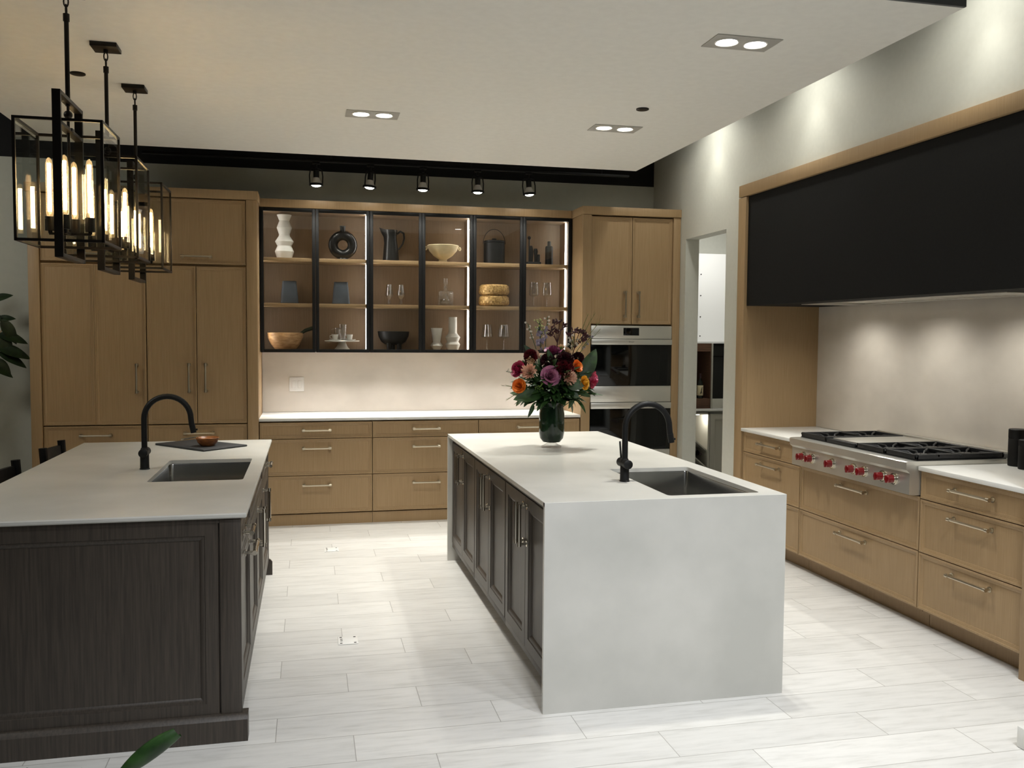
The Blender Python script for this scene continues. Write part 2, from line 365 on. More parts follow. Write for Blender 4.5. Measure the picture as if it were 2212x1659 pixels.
MB().box(2.486, 3.256, 7.67, 8.2, .53, 1.716).build('body', BLACK, t)
p = MB().box(2.484, 3.258, 7.642, 7.67, 1.598, 1.716, .002).build('control_panel', STEEL, t)
MB().box(2.79, 2.94, 7.640, 7.646, 1.628, 1.697, .001).build('display', OVGL, p)
def oven_door(z0, z1, zb):
    d = MB().box(2.484, 3.258, 7.646, 7.67, z0, z1, .002).build('oven_door', OVGL, t)
    h = MB().box(2.484, 3.258, 7.626, 7.645, z1 - zb, z1, .004).build('handle_bar', STEEL, d); return h
hb = oven_door(1.172, 1.594, .05)
MB().box(2.484, 3.258, 7.642, 7.67, 1.022, 1.168, .002).build('trim_panel', STEEL, t)
oven_door(.588, 1.018, .055)
MB().box(2.484, 3.258, 7.642, 7.67, .53, .584, .002).build('trim_panel', STEEL, t)
def text(name, body_, size, loc, rot, mat, parent, ext=.0006, spacing=1.0):
    c = bpy.data.curves.new(name, 'FONT'); c.body = body_; c.size = size; c.align_x = 'CENTER'; c.align_y = 'CENTER'; c.extrude = ext; c.space_character = spacing
    o = bpy.data.objects.new(name, c); COL.objects.link(o)
    dg = bpy.context.evaluated_depsgraph_get(); me = bpy.data.meshes.new_from_object(o.evaluated_get(dg)); bpy.data.objects.remove(o)
    M = Matrix.Translation(Vector(loc) - org(parent)) @ rot; me.transform(M); me.materials.clear(); me.materials.append(mat)
    o = bpy.data.objects.new(name, me); COL.objects.link(o); o.parent = parent; return o
text('lettering', 'WOLF', .016, (2.862, 7.6255, 1.569), Matrix.Rotation(pi / 2, 4, 'X'), BLACK, hb.parent, spacing=1.25)

# --- base drawer units and counter on the back wall
XS = [-.398, .536, 1.462, 2.392]
names = ['leftmost back wall oak drawer unit, under the light switch', 'middle back wall oak drawer unit, three drawers deep', 'right back wall oak drawer unit, largely hidden by the pale island and flower vase']
for i in range(3):
    a, c = XS[i] + .0015, XS[i + 1] - .0015
    t = thing('drawer_unit', ((a + c) / 2, YF, 0), names[i], 'cabinet', 'oak drawer units under the back counter')
    body(t, MB().box(a, c, 7.70, 8.30, .09, .888))
    for z0, z1 in ((.740, .876), (.426, .735), (.103, .421)):
        hz = (z1 - z0) * .5 if z1 - z0 < .2 else z1 - z0 - .08
        add_front(t, 'drawer', (a + .0015, 7.68, z0), BK, c - a - .003, z1 - z0, ((c - a) / 2, hz), L=.24)
    MB().box(a, c, 7.675, 7.70, 0, .092).build('toe_kick', OAK, t)
tag(MB().box(-.400, 2.394, 7.648, 8.299, .889, .911, .002).build('countertop', WHITEQ), 'long white countertop on the back wall drawer units', 'countertop')
tag(MB().box(-.400, 2.394, 8.30, 8.318, .913, 1.47).build('backsplash', SPLASH), 'pale plaster backsplash above the white back counter', 'backsplash')
t = thing('light_switch', (-.10, 8.297, 1.164), 'white double rocker light switch on the back wall backsplash', 'light switch')
MB().box(-.166, -.035, 8.292, 8.2995, 1.099, 1.229, .003).build('wall_plate', WHITEP, t)
for x in (-.127, -.074):
    r = MB().box(x - .0165, x + .0165, 8.287, 8.293, 1.130, 1.198, .003).build('rocker', WHITEP, t)

# --- glazed wall cabinets
GN = ['glazed wall cabinet with the white stacked vase and black ring vase', 'glazed wall cabinet with the black pitcher and cream footed bowl', 'glazed wall cabinet with the black ice bucket, nearest the oven tower']
YU = 7.961
for i in range(3):
    a, c = XS[i] + .002, XS[i + 1] - .002
    t = thing('glazed_cabinet', ((a + c) / 2, YU, 1.46), GN[i], 'cabinet', 'black framed glazed wall cabinets')
    b = MB(); b.box(a, a + .018, 7.985, 8.318, 1.464, 2.70); b.box(c - .018, c, 7.985, 8.318, 1.464, 2.70); b.box(a + .018, c - .018, 8.305, 8.318, 1.464, 2.70)
    b.box(a + .018, c - .018, 7.985, 8.305, 1.464, 1.483); b.box(a + .018, c - .018, 7.985, 8.305, 2.682, 2.70)
    body(t, b, 'body', OAKIN)
    for z in (2.249, 1.856): MB().box(a + .02, c - .02, 7.99, 8.304, z, z + .031, .002).build('shelf', OAK, t)
    for x0, x1, y0 in ((c - .027, c - .0185, 8.085), (a + .0185, a + .0255, 7.9925)):
        for z0, z1 in ((1.49, 1.85), (1.892, 2.243), (2.286, 2.676)):
            MB().box(x0, x1, y0, y0 + .014, z0, z1, .002).build('led_strip', LED, t)
    m = (a + c) / 2
    for x0, x1 in ((a, m - .001), (m + .001, c)):
        d = MB(); f = .028
        d.box(x0, x0 + f, 7.960, 7.982, 1.460, 2.702, .001); d.box(x1 - f, x1, 7.960, 7.982, 1.460, 2.702, .001)
        d.box(x0 + f, x1 - f, 7.960, 7.982, 1.460, 1.460 + f, .001); d.box(x0 + f, x1 - f, 7.960, 7.982, 2.702 - f, 2.702, .001)
        d = d.build('door', BLACK, t)
        MB().box(x0 + f - .004, x1 - f + .004, 7.969, 7.973, 1.484, 2.678).build('glass_pane', PANE, d)
    MB().box(a + .02, c - .02, 7.99, 8.01, 1.460, 1.4638).build('under_light', LEDU, t)
tag(MB().box(-.400, 2.384, 7.955, 8.318, 2.706, 2.776, .002).build('cornice', OAK), 'long oak cornice above the black framed glazed cabinets', 'cornice')

# ================================================================ RIGHT RUN
t = thing('range_surround', (3.31, 4.95, 0), 'oak frame around the cooking niche on the right wall', 'surround')
MB().box(3.295, 3.335, 6.336, 6.452, 0, 2.70, .002).build('stile', OAK, t)
MB().box(3.335, 3.948, 6.336, 6.356, 0, 2.70).build('side_panel', OAK, t)
MB().box(3.295, 3.335, 3.40, 3.510, 0, 2.70, .002).build('stile', OAK, t)
MB().box(3.335, 3.948, 3.49, 3.510, 0, 2.70).build('side_panel', OAK, t)
MB().box(3.295, 3.948, 3.40, 6.452, 2.706, 2.797, .002).build('header', OAK, t)
t = thing('range_hood', (3.6, 4.9, 1.86), 'matte black range hood with a steel filter insert, in the oak frame', 'range hood')
hb_ = MB(); hb_.box(3.318, 3.335, 3.513, 6.333, 1.862, 2.704); hb_.box(3.335, 3.50, 3.513, 6.333, 1.862, 1.89); hb_.box(3.90, 3.945, 3.513, 6.333, 1.862, 1.89); hb_.box(3.50, 3.90, 3.513, 3.90, 1.862, 1.89); hb_.box(3.50, 3.90, 5.85, 6.333, 1.862, 1.89); hb_.box(3.48, 3.92, 3.513, 6.333, 2.2, 2.3)
hb_.build('hood_shell', HOODM, t)
li = MB(); li.box(3.50, 3.53, 3.90, 5.85, 1.858, 1.95); li.box(3.87, 3.90, 3.90, 5.85, 1.858, 1.95); li.box(3.53, 3.87, 3.90, 4.12, 1.858, 1.90); li.box(3.53, 3.87, 5.63, 5.85, 1.858, 1.90); li.box(3.53, 3.87, 4.12, 5.63, 1.94, 1.95)
li = li.build('hood_liner', STEELY, t)
f = MB()
for k in range(19): f.box(3.545, 3.855, 4.14 + k * .078, 4.14 + k * .078 + .045, 1.866, 1.90, .004, 1)
f.build('baffle_filter', STEELY, t)
tag(MB().box(3.945, 3.954, 3.511, 6.335, .915, 1.861).build('backsplash', SPLASH), 'pale plaster backsplash behind the range on the right wall', 'backsplash')
UN = [(5.503, 6.333, 'right wall oak drawer unit left of the range, next to the doorway', [(.733, .885), (.438, .728), (.115, .433)]),
      (4.268, 5.499, 'wide oak unit of two drawers under the red knobbed range', [(.438, .740), (.115, .433)]),
      (3.514, 4.264, 'right wall oak drawer unit at the right edge of the picture', [(.733, .885), (.434, .728), (.115, .429)])]
for i, (y0, y1, lab, dr) in enumerate(UN):
    t = thing('drawer_unit', (3.33, (y0 + y1) / 2, 0), lab, 'cabinet', 'oak drawer units on the right wall')
    body(t, MB().box(3.352, 3.94, y0, y1, .09, .742 if i == 1 else .888))
    for z0, z1 in dr:
        hz = (z1 - z0) * .58 if z1 - z0 < .2 else z1 - z0 - .06
        hy = (y1 - y0) / 2 if i != 2 else .40
        add_front(t, 'drawer', (3.332, y1 - .0015, z0), RG, y1 - y0 - .003, z1 - z0, (hy, hz), L=.29)
    MB().box(3.40, 3.42, y0, y1, 0, .092).build('toe_kick', OAK, t)
tag(MB().box(3.292, 3.944, 5.4985, 6.334, .889, .913, .002).build('countertop', WHITEQ), 'short white countertop between the range and the oak side panel', 'countertop')
tag(MB().box(3.292, 3.944, 3.512, 4.262, .889, .913, .002).build('countertop', WHITEQ), 'white countertop right of the range, with the black canister', 'countertop')
# --- rangetop
t = thing('rangetop', (3.5, 4.88, .745), 'stainless steel gas rangetop with seven red knobs and black grates', 'rangetop')
prof = [(3.935, .755), (3.275, .748), (3.245, .752), (3.245, .872), (3.225, .890), (3.222, .932), (3.232, .937), (3.935, .937)]
MB().loops([[(x, 4.270, z) for x, z in prof], [(x, 5.494, z) for x, z in prof]]).build('body', STEELY, t, sharp=25)
tp = MB(); tp.box(3.30, 3.885, 4.285, 5.48, .934, .942)
tp.build('burner_tray', IRON, t)
MB().box(3.895, 3.935, 4.272, 5.492, .93, .975, .003).build('back_guard', STEELY, t)
for y in (5.346, 5.244, 5.012, 4.784, 4.679, 4.502, 4.401):
    k = MB(); k.cyl((3.232, y, .822), (3.196, y, .822), .0245, .022, 28); k.cyl((3.196, y, .822), (3.192, y, .822), .022, .018, 28); k.box(3.186, 3.20, y - .006, y + .006, .80, .844, .003)
    k = k.build('knob', RED, t)
    MB().cyl((3.246, y, .822), (3.236, y, .822), .034, .032, 28).cyl((3.236, y, .822), (3.228, y, .822), .027, .026, 28).build('bezel', CHROME, k)
def grate(y0, y1, rows):
    g = MB(); z0, z1 = .955, .972; x0, x1 = 3.30, 3.875; bw = .016
    for x in (x0, x1 - bw): g.box(x, x + bw, y0, y1, z0 - .012, z1, .003, 1)
    for y in (y0, y1 - bw): g.box(x0, x1, y, y + bw, z0 - .012, z1, .003, 1)
    g.box((x0 + x1) / 2 - .007, (x0 + x1) / 2 + .007, y0, y1, z0, z1, .003, 1)
    ny = rows; dy = (y1 - y0) / ny
    for j in range(1, ny): g.box(x0, x1, y0 + dy * j - .007, y0 + dy * j + .007, z0, z1, .003, 1)
    caps = []
    for j in range(ny):
        for xa, xb in ((x0, (x0 + x1) / 2), ((x0 + x1) / 2, x1)):
            cx, cy = (xa + xb) / 2, y0 + dy * (j + .5); caps.append((cx, cy))
            for ex, ey in ((xa, y0 + dy * j), (xb, y0 + dy * j), (xa, y0 + dy * (j + 1)), (xb, y0 + dy * (j + 1)), (cx, y0 + dy * j), (cx, y0 + dy * (j + 1))):
                p, q = Vector((ex, ey, .963)), Vector((cx, cy, .963)); g.tube([p, p.lerp(q, .62), p.lerp(q, .72) + Vector((0, 0, -.012))], (.0065, .0065, .005), 6)
    g.build('grate', IRON, t)
    for cx, cy in caps:
        MB().lathe((cx, cy, .942), [(.055, 0), (.055, .006), (.042, .008), (.040, .014), (.020, .016)], 20).build('burner', IRON, t)
grate(5.175, 5.475, 1); grate(4.57, 4.848, 1); grate(4.29, 4.566, 1)
g = MB().box(3.34, 3.87, 4.862, 5.162, .942, .968, .004); g.build('griddle', STEELY, t)
MB().box(3.295, 3.338, 4.862, 5.162, .942, .964, .003).build('griddle_trough', IRON, t)
# --- canister
t = thing('canister', (3.85, 4.17, .913), 'tall black canister on the counter right of the range', 'canister')
MB().lathe((3.85, 4.17, .9135), [(.043, 0), (.046, .003), (.046, .150), (.045, .152)], 32).build('body', MATTE, t)
MB().lathe((3.85, 4.17, .9135), [(.045, .153), (.046, .155), (.046, .203), (.043, .206)], 32).build('lid', MATTE, t)
t = thing('canister', (3.80, 4.05, .913), 'short black canister at the right picture edge, in front of the tall one', 'canister')
MB().lathe((3.80, 4.05, .9135), [(.037, 0), (.04, .003), (.04, .125), (.039, .127)], 32).build('body', MATTE, t)
MB().lathe((3.80, 4.05, .9135), [(.039, .128), (.04, .130), (.04, .158), (.037, .161)], 32).build('lid', MATTE, t)

# ================================================================ PANTRY BEYOND THE DOORWAY
t = thing('pantry_cabinet', (3.95, 8.25, 0), 'white and walnut drinks cabinet seen through the doorway', 'cabinet')
b = MB(); b.box(3.47, 4.60, 8.62, 8.64, 1.57, 2.485); b.box(3.47, 4.60, 8.26, 8.64, 1.556, 1.573)
b.build('back_panel', base('white_panel', rgb(232, 232, 230), .5)[0], t)
for z in (1.63, 1.83, 2.05, 2.27): MB().cyl((3.99, 8.621, z), (3.99, 8.612, z), .006, n=8).build('shelf_pin', BLACK, t)
MB().box(3.953, 3.968, 8.25, 8.60, .90, 1.556).build('divider', GREIGE, t); MB().box(4.52, 4.535, 8.25, 8.60, .90, 1.556).build('divider', GREIGE, t)
cb = MB(); cb.box(3.50, 3.952, 8.58, 8.60, .90, 1.555); cb.box(3.50, 3.952, 8.262, 8.58, 1.475, 1.555); cb.box(3.944, 3.952, 8.262, 8.58, 1.0, 1.475)
cb.build('cubby', WALNUT, t); MB().box(3.50, 3.952, 8.262, 8.58, .901, 1.0, .003).build('wood_drawer', WALNUT, t)
MB().box(3.47, 4.60, 8.24, 8.62, .874, .899, .002).build('worktop', WHITEQ, t)
r = MB(); r.box(3.47, 3.485, 8.27, 8.62, 0, .86); r.box(3.925, 3.945, 8.25, 8.62, 0, .86); r.box(3.485, 3.925, 8.60, 8.62, 0, .86); r.box(3.47, 3.945, 8.25, 8.62, .842, .86)
for k in range(5):
    z = .86 - k * .17
    L = [[(x, y, zz) for x, zz in ((3.485, z - .02), (3.925, z - .38), (3.925, z - .394), (3.485, z - .034))] for y in (8.27, 8.60)]
    if z - .394 > 0: r.loops(L)
r.build('wine_rack', GREIGE, t)
MB().lathe((3.83, 8.30, .836), [(.02, 0), (.022, .002), (.022, .0055)], 16).build('puck_light', LED, t)
link_light('rack_lamp', 'POINT', (3.83, 8.30, .82), 1.6, NEUT, shadow_soft_size=.015)
d = front((3.95, 8.27, .10), BK, .50, .745, fw=.05).build('door', GREIGE, t)
t = thing('coffee_machine', (4.24, 8.3, .90), 'built-in black glass and steel appliance beyond the doorway', 'appliance')
MB().box(3.972, 4.516, 8.268, 8.57, .902, 1.554).build('body', BLACK, t)
MB().box(3.972, 4.516, 8.256, 8.268, 1.43, 1.535, .002).build('control_panel', OVGL, t)
MB().box(3.972, 4.516, 8.256, 8.268, 1.005, 1.422, .002).build('door', OVGL, t)
MB().box(3.972, 4.516, 8.256, 8.268, .903, 1.0, .002).build('lower_panel', STEEL, t)
MB().cyl((4.098, 8.238, 1.07), (4.098, 8.238, 1.36), .008, n=10).cyl((4.098, 8.238, 1.09), (4.098, 8.257, 1.09), .006, n=8).cyl((4.098, 8.238, 1.34), (4.098, 8.257, 1.34), .006, n=8).build('handle', STEEL, t)
def bottle(name, c, label, axis=None, group=None):
    t = thing(name, c, label, 'bottle', group)
    pr = [(.028, 0), (.031, .004), (.031, .145), (.027, .165), (.012, .190), (.0105, .235), (.012, .237), (.012, .246), (.0105, .247)]
    o = MB().lathe(c, pr, 20).build('glass_body', base('bottle_glass', rgb(18, 22, 16), .12)[0] if 'bottle_glass' not in MATS else MATS['bottle_glass'], t)
    MB().lathe(c, [(.0125, .20), (.0128, .201), (.0128, .249), (.0115, .250)], 16).build('capsule', base('capsule_black', rgb(40, 18, 24), .4)[0] if 'capsule_black' not in MATS else MATS['capsule_black'], t)
    l = MB().lathe(c, [(.0312, .03), (.0316, .031), (.0316, .13), (.0312, .131)], 20, cap0=False, cap1=False).build('paper_label', CREAM, t)
    return t, l
t, l = bottle('wine_bottle', (3.86, 8.31, 1.001), 'wine bottle with a cream label standing in the walnut cubby')
m = MB(); c0 = Vector((3.86, 8.31, 1.001))
for (a0, z0), (a1, z1), rr in (((-1.75, .05), (-1.45, .10), .007), ((-1.45, .10), (-1.3, .115), .005), ((-1.6, .07), (-1.85, .045), .004), ((-1.55, .075), (-1.35, .05), .004), ((-1.75, .05), (-2.0, .06), .003)):
    m.tube([c0 + Vector((cos(a) * .0316, sin(a) * .0316, z)) for a, z in ((a0, z0), (a1, z1))], rr * .6, 6)
m.build('label_figure', BLACK, l)
for k, (x, z, lab) in enumerate(((3.80, .66, 'topmost wine bottle lying in the diagonal rack'), (3.83, .475, 'middle wine bottle lying in the diagonal rack'), (3.885, .432, 'lowest wine bottle with a pale cork end lying in the diagonal rack'))):
    t, l = bottle('wine_bottle', (x, 8.57, z), lab, group='bottles in the wine rack'); t.rotation_euler = (pi / 2, 0, 0)

# ================================================================ ISLANDS
def slab_hole(mb, x0, x1, y0, y1, z0, z1, hx0, hx1, hy0, hy1, r=.02, bev=.003):
    n = 4
    def outer(i, z):   # outer loop sampled to match the rounded hole
        out = []
        for cx, cy, sx, sy in ((x1, y1, 1, 1), (x0, y1, -1, 1), (x0, y0, -1, -1), (x1, y0, 1, -1)):
            out += [(cx - sx * i, cy - sy * i, z)] * (n + 1)
        return out
    inner = lambda z, g=0: mb.rrect(hx0 - g, hx1 + g, hy0 - g, hy1 + g, z, r, n)
    # top and bottom sheets
    def sheet(z, flip):
        I = [mb.bm.verts.new(p) for p in inner(z)]
        O = [mb.bm.verts.new(p) for p in ((x1 - bev, y1 - bev, z), (x0 + bev, y1 - bev, z), (x0 + bev, y0 + bev, z), (x1 - bev, y0 + bev, z))]
        m = n + 1
        for c in range(4):
            for k in range(n): mb.bm.faces.new((O[c], I[c * m + k + 1], I[c * m + k]))
            d = (c + 1) % 4
            mb.bm.faces.new((O[c], O[d], I[d * m], I[c * m + n]))
        return I, O
    It, Ot = sheet(z1, 0); Ib, Ob = sheet(z0, 1)
    N = len(It)
    for k in range(N): mb.bm.faces.new((It[k], It[(k + 1) % N], Ib[(k + 1) % N], Ib[k]))
    E1 = [mb.bm.verts.new(p) for p in ((x1, y1, z1 - bev), (x0, y1, z1 - bev), (x0, y0, z1 - bev), (x1, y0, z1 - bev))]
    E0 = [mb.bm.verts.new(p) for p in ((x1, y1, z0 + bev), (x0, y1, z0 + bev), (x0, y0, z0 + bev), (x1, y0, z0 + bev))]
    for A, B in ((Ot, E1), (E1, E0), (E0, Ob)):
        for c in range(4): mb.bm.faces.new((A[c], A[(c + 1) % 4], B[(c + 1) % 4], B[c]))
    return mb
def make_sink(loc, x0, x1, y0, y1, zt, depth, label):
    t = thing('sink', loc, label, 'sink')
    mb = MB(); g = .012
    L = [mb.rrect(x0 - .03, x1 + .03, y0 - .03, y1 + .03, zt - .003, .03), mb.rrect(x0 - .03, x1 + .03, y0 - .03, y1 + .03, zt - .001, .03), mb.rrect(x0 - .004, x1 + .004, y0 - .004, y1 + .004, zt - .001, .02), mb.rrect(x0 - .002, x1 + .002, y0 - .002, y1 + .002, zt - .006, .02),
         mb.rrect(x0, x1, y0, y1, zt - depth + .02, .02), mb.rrect(x0 + .02, x1 - .02, y0 + .02, y1 - .02, zt - depth, .015)]
    mb.loops(L, cap0=False, cap1=True)
    mb.build('basin', SINKM, t, recalc=False)
    cx, cy = (x0 + x1) / 2, (y0 + y1) / 2
    MB().lathe((cx, cy, zt - depth), [(.055, .0005), (.055, .004), (.045, .006), (.03, .003)], 24).build('drain', CHROME, t)
    return t
def make_faucet(loc, label, lever=True):
    x, y, z = loc
    t = thing('faucet', loc, label, 'faucet')
    MB().lathe((x, y, z), [(.025, 0), (.025, .004), (.0225, .006), (.0215, .10), (.016, .112)], 28).build('base', MATTE, t)
    R = .1145; pts = [(x, y, z + .10), (x, y, z + .18), (x, y, z + .262)]
    for k in range(1, 19):
        a = pi - pi * k / 18; pts.append((x + R + R * cos(a), y, z + .262 + R * sin(a)))
    pts += [(x + 2 * R + .003, y, z + .235), (x + 2 * R + .006, y, z + .225)]
    s = MB().tube(pts, .0145, 16).build('spout', MATTE, t)
    a, b = Vector((x + 2 * R + .005, y, z + .228)), Vector((x + 2 * R + .013, y, z + .185)); MB().cyl(a, b, .0155, .0145, 16).box(b.x + .012, b.x + .02, y - .004, y + .004, b.z + .012, b.z + .022, .002).build('spray_head', MATTE, t)
    b = MB(); b.cyl((x, y - .052, z + .088), (x, y + .058, z + .088), .0222, n=24); b.cyl((x, y - .054, z + .088), (x, y - .052, z + .088), .019, .0222, 24)
    b = b.build('valve_body', MATTE, t)
    if lever: MB().tube([(x - .002, y + .045, z + .10), (x - .008, y + .05, z + .19)], .0045, 10).build('lever', MATTE, b)
    return t
# --- pale stone island
X0, X1, Y0, Y1 = .971, 2.099, 3.592, 6.271
m = MB(); slab_hole(m, X0, X1, Y0, Y1, .894, .914, 1.556, 2.002, 3.655, 4.455, bev=.0012)
m.box(X0, X1, Y0 - .0003, Y0 + .02, 0, .9125); m.box(X0, X1, Y1 - .02, Y1 + .0003, 0, .9125)
tag(m.build('island_worktop', STONE), 'pale stone waterfall top of the right island, with the flower vase standing on it', 'worktop')
IL = ['dark oak double door island cabinet nearest the camera, behind the waterfall end', 'dark oak double door cabinet in the middle of the pale island', 'dark oak double door island cabinet farthest from the camera, facing the aisle']
ys = [3.613, 4.492, 5.371, 6.250]
for i in range(3):
    a, c = ys[i] + .001, ys[i + 1] - .001
    t = thing('island_cabinet', (1.2, (a + c) / 2, 0), IL[i], 'cabinet', 'dark cabinets of the pale island')
    body(t, MB().box(1.022, 1.50, a, c, .10, .892), mat=DARK)
    MB().box(1.006, 1.022, a, c, .862, .8925, .001).build('top_rail', DARK, t)
    m = (a + c) / 2
    for k, (y0, y1) in enumerate(((a + .006, m - .0015), (m + .0015, c - .006))):
        d = front((1.022, y1, .135), RG, y1 - y0, .722, t=.02, fw=.055, mould=True).build('door', DARK, t)
        handle(d, (1.002, m + (.036 if k else -.036), .728), RG, .20, 'V', CHROME, r=.0075, proj=.038, chunky=True)
    MB().box(1.006, 1.022, a, c, .10, .131, .001).build('bottom_rail', DARK, t)
    MB().box(1.075, 1.09, a, c, 0, .10).build('toe_kick', DARK, t); MB().box(2.062, 2.08, a, c, 0, .893).build('back_panel', DARK, t)
make_sink((1.78, 4.05, .66), 1.556, 2.002, 3.655, 4.455, .894, .235, 'stainless steel sink set in the pale island')
make_faucet((1.499, 4.062, .9141), 'matte black gooseneck faucet on the pale island, in front of the flower vase')
# --- dark island on the left
m = MB(); slab_hole(m, -1.402, -.238, 3.606, 6.130, .894, .914, -.747, -.309, 4.448, 5.20, bev=.005)
tag(m.build('island_worktop', STONE), 'pale worktop of the left island, with the slate tray and black faucet', 'worktop')
t = thing('island_end_panel', (-.68, 3.64, 0), 'dark oak framed end panel of the left island, facing the camera', 'panel')
front((-1.36, 3.645, .10), BK, 1.012, .775, t=.0175, fw=.05, mould=True).build('framed_panel', DARK, t)
MB().box(-1.36, -.262, 3.645, 3.665, .0, .893).build('backing', DARK, t)
MB().box(-1.36, -.262, 3.628, 3.645, .873, .8935).build('top_rail', DARK, t)
MB().box(-.342, -.262, 3.622, 3.645, .09, .8935, .002).build('post', DARK, t)
pl = MB(); prof = [(3.664, 0), (3.600, 0), (3.600, .088), (3.612, .103), (3.622, .108), (3.664, .108)]
pl.loops([[(x, y, z) for y, z in prof] for x in (-1.38, -.250)])
pl.loops([[(-.250, y, z) for y, z in prof], [(-.240, y, z) for y, z in prof]])
pl.build('plinth', DARK, t)
fy = [3.668, 4.272, 5.395, 6.105]
FL = ['dark oak unit of the left island nearest the camera, one drawer over a pull out', 'dark oak sink unit in the middle of the left island', 'dark oak unit at the far end of the left island, below the slate tray']
for i in range(3):
    a, c = fy[i] + .001, fy[i + 1] - .001
    t = thing('island_cabinet', (-.6, (a + c) / 2, 0), FL[i], 'cabinet', 'dark cabinets of the left island')
    b = MB()
    for y0, y1 in ((a, a + .018), (c - .018, c)): b.box(-1.05, -.284, y0, y1, .10, .892)
    b.box(-1.05, -1.03, a + .018, c - .018, .10, .892); b.box(-1.03, -.284, a + .018, c - .018, .10, .118)
    body(t, b, mat=DARK)
    f = MB(); f.box(-.284, -.264, a, a + .02, .10, .892); f.box(-.284, -.264, c - .02, c, .10, .892); f.box(-.284, -.264, a + .02, c - .02, .872, .892); f.box(-.284, -.264, a + .02, c - .02, .10, .13); f.box(-.284, -.264, a + .02, c - .02, .722, .742)
    f.build('face_frame', DARK, t)
    w_ = c - a - .046
    name = 'false_front' if i == 1 else 'drawer'
    d = front((-.284, a + .023, .745), LF, w_, .124, t=.02, fw=.028, mould=True).build(name, DARK, t)
    if i != 1: handle(d, (-.264, (a + c) / 2 - (.13 if i == 0 else 0), .80), LF, .16, 'U', CHROME, r=.0075, proj=.036, chunky=True)
    if i == 1:
        m_ = (a + c) / 2
        for k, (y0, y1) in enumerate(((a + .023, m_ - .0015), (m_ + .0015, c - .023))):
            d = front((-.284, y0, .133), LF, y1 - y0, .586, t=.02, fw=.055, mould=True).build('door', DARK, t)
            handle(d, (-.264, m_ + (.036 if k else -.036), .60), LF, .20, 'V', CHROME, r=.0075, proj=.036, chunky=True)
    else:
        d = front((-.284, a + .023, .133), LF, w_, .586, t=.02, fw=.055, mould=True).build('door', DARK, t)
        if i == 0: handle(d, (-.264, (a + c) / 2 + .02, .69), LF, .24, 'U', CHROME, r=.008, proj=.04, chunky=True)
        else: handle(d, (-.264, a + .055, .60), LF, .20, 'V', CHROME, r=.0075, proj=.036, chunky=True)
    MB().box(-.345, -.33, a, c, 0, .10).build('toe_kick', DARK, t)
ft = MB(); prof = [(-.33, 0), (-.240, 0), (-.240, .088), (-.252, .103), (-.262, .108), (-.33, .108)]
ft.loops([[(x, y, z) for x, z in prof] for y in (6.106, 6.128)]); ft.build('foot', DARK, t)
MB().box(-1.05, -.262, 6.106, 6.128, .109, .893).build('end_panel', DARK, t)
make_sink((-.53, 4.82, .66), -.747, -.309, 4.448, 5.20, .894, .22, 'stainless steel sink set in the left island')
make_faucet((-.826, 4.88, .9141), 'matte black gooseneck faucet on the left island')
# --- slate tray, bowl, spoon
tr = MB(); cs = [(-.607, 5.538), (-.373, 5.763), (-.727, 6.110), (-.939, 5.925)]
ctr = Vector((sum(c[0] for c in cs) / 4, sum(c[1] for c in cs) / 4, 0))
def ring(s, z): return [((c[0] - ctr.x) * s + ctr.x, (c[1] - ctr.y) * s + ctr.y, z) for c in cs]
tr.loops([ring(.985, .9145), ring(1, .9165), ring(1, .9235), ring(.985, .926)])
tag(tr.build('slate_tray', SLATE), 'dark slate serving board lying diagonally on the left island', 'tray')
t = thing('wooden_bowl', (-.606, 5.735, .9262), 'small olive wood bowl on the slate board', 'bowl')
MB().lathe((-.606, 5.735, .9265), [(.034, 0), (.040, .002), (.058, .022), (.069, .050), (.067, .053), (.063, .050), (.050, .024), (.03, .010), (.005, .008)], 32).build('shell', OLIVE, t)
sp = MB(); sp.tube([(-.63, 5.735, .9445), (-.665, 5.725, .984), (-.755, 5.70, .972)], (.003, .0035, .0045), 8); sp.sphere((-.618, 5.738, .944), .013, 10, 6, .35)
tag(sp.build('spoon', CHROME), 'small metal spoon leaning out of the olive wood bowl', 'spoon')

# ================================================================ STOOLS
t = thing('counter_stool', (-1.40, 5.99, 0), 'black counter stool farther along the left island', 'stool', 'black stools at the left island')
def stool(t, cx, cy):
    MB().box(cx - .20, cx + .20, cy - .22, cy + .22, .60, .65, .02, 3).build('seat', MATTE, t)
    bars = MB()
    for sx in (-1, 1):
        for sy in (-1, 1):
            bx, by = cx + sx * .19 - .0, cy + sy * .205
            if sx > 0: MB().tube([(bx, by, .60), (bx + .015, by + sy * .01, .0)], (.018, .014), 8).build('leg', BLACK, t)
            else: MB().tube([(bx - .035, by + sy * .01, 0), (bx, by, .45), (bx, by, .62), (bx - .02, by, .925)], (.015, .02, .022, .024), 10).build('leg', BLACK, t)
    for sy in (-1, 1): bars.cyl((cx - .205, cy + sy * .21, .22), (cx + .20, cy + sy * .21, .22), .011, n=8)
    bars.cyl((cx + .198, cy - .21, .25), (cx + .198, cy + .21, .25), .011, n=8); bars.build('footrest', BLACK, t)
    b = MB()
    def f(u, v):
        y = (u - .5) * .40; return (cx - .215 - .03 * (1 - (2 * u - 1) ** 2) - .008 * v, cy + y, .80 + .095 * v)
    b.patch(f, 12, 3); b.patch(lambda u, v: (Vector(f(u, v)) + Vector((.02, 0, 0))), 12, 3)
    rim = [[f(0, 0), f(0, 1)], [f(1, 0), f(1, 1)]]
    L = [[Vector(f(i / 12, vv)) + Vector((dx, 0, 0)) for dx, vv in ((0, 0), (.02, 0), (.02, 1), (0, 1))] for i in range(13)]
    b = MB().loops(L); b.build('backrest', MATTE, t)
stool(t, -1.34, 5.99)
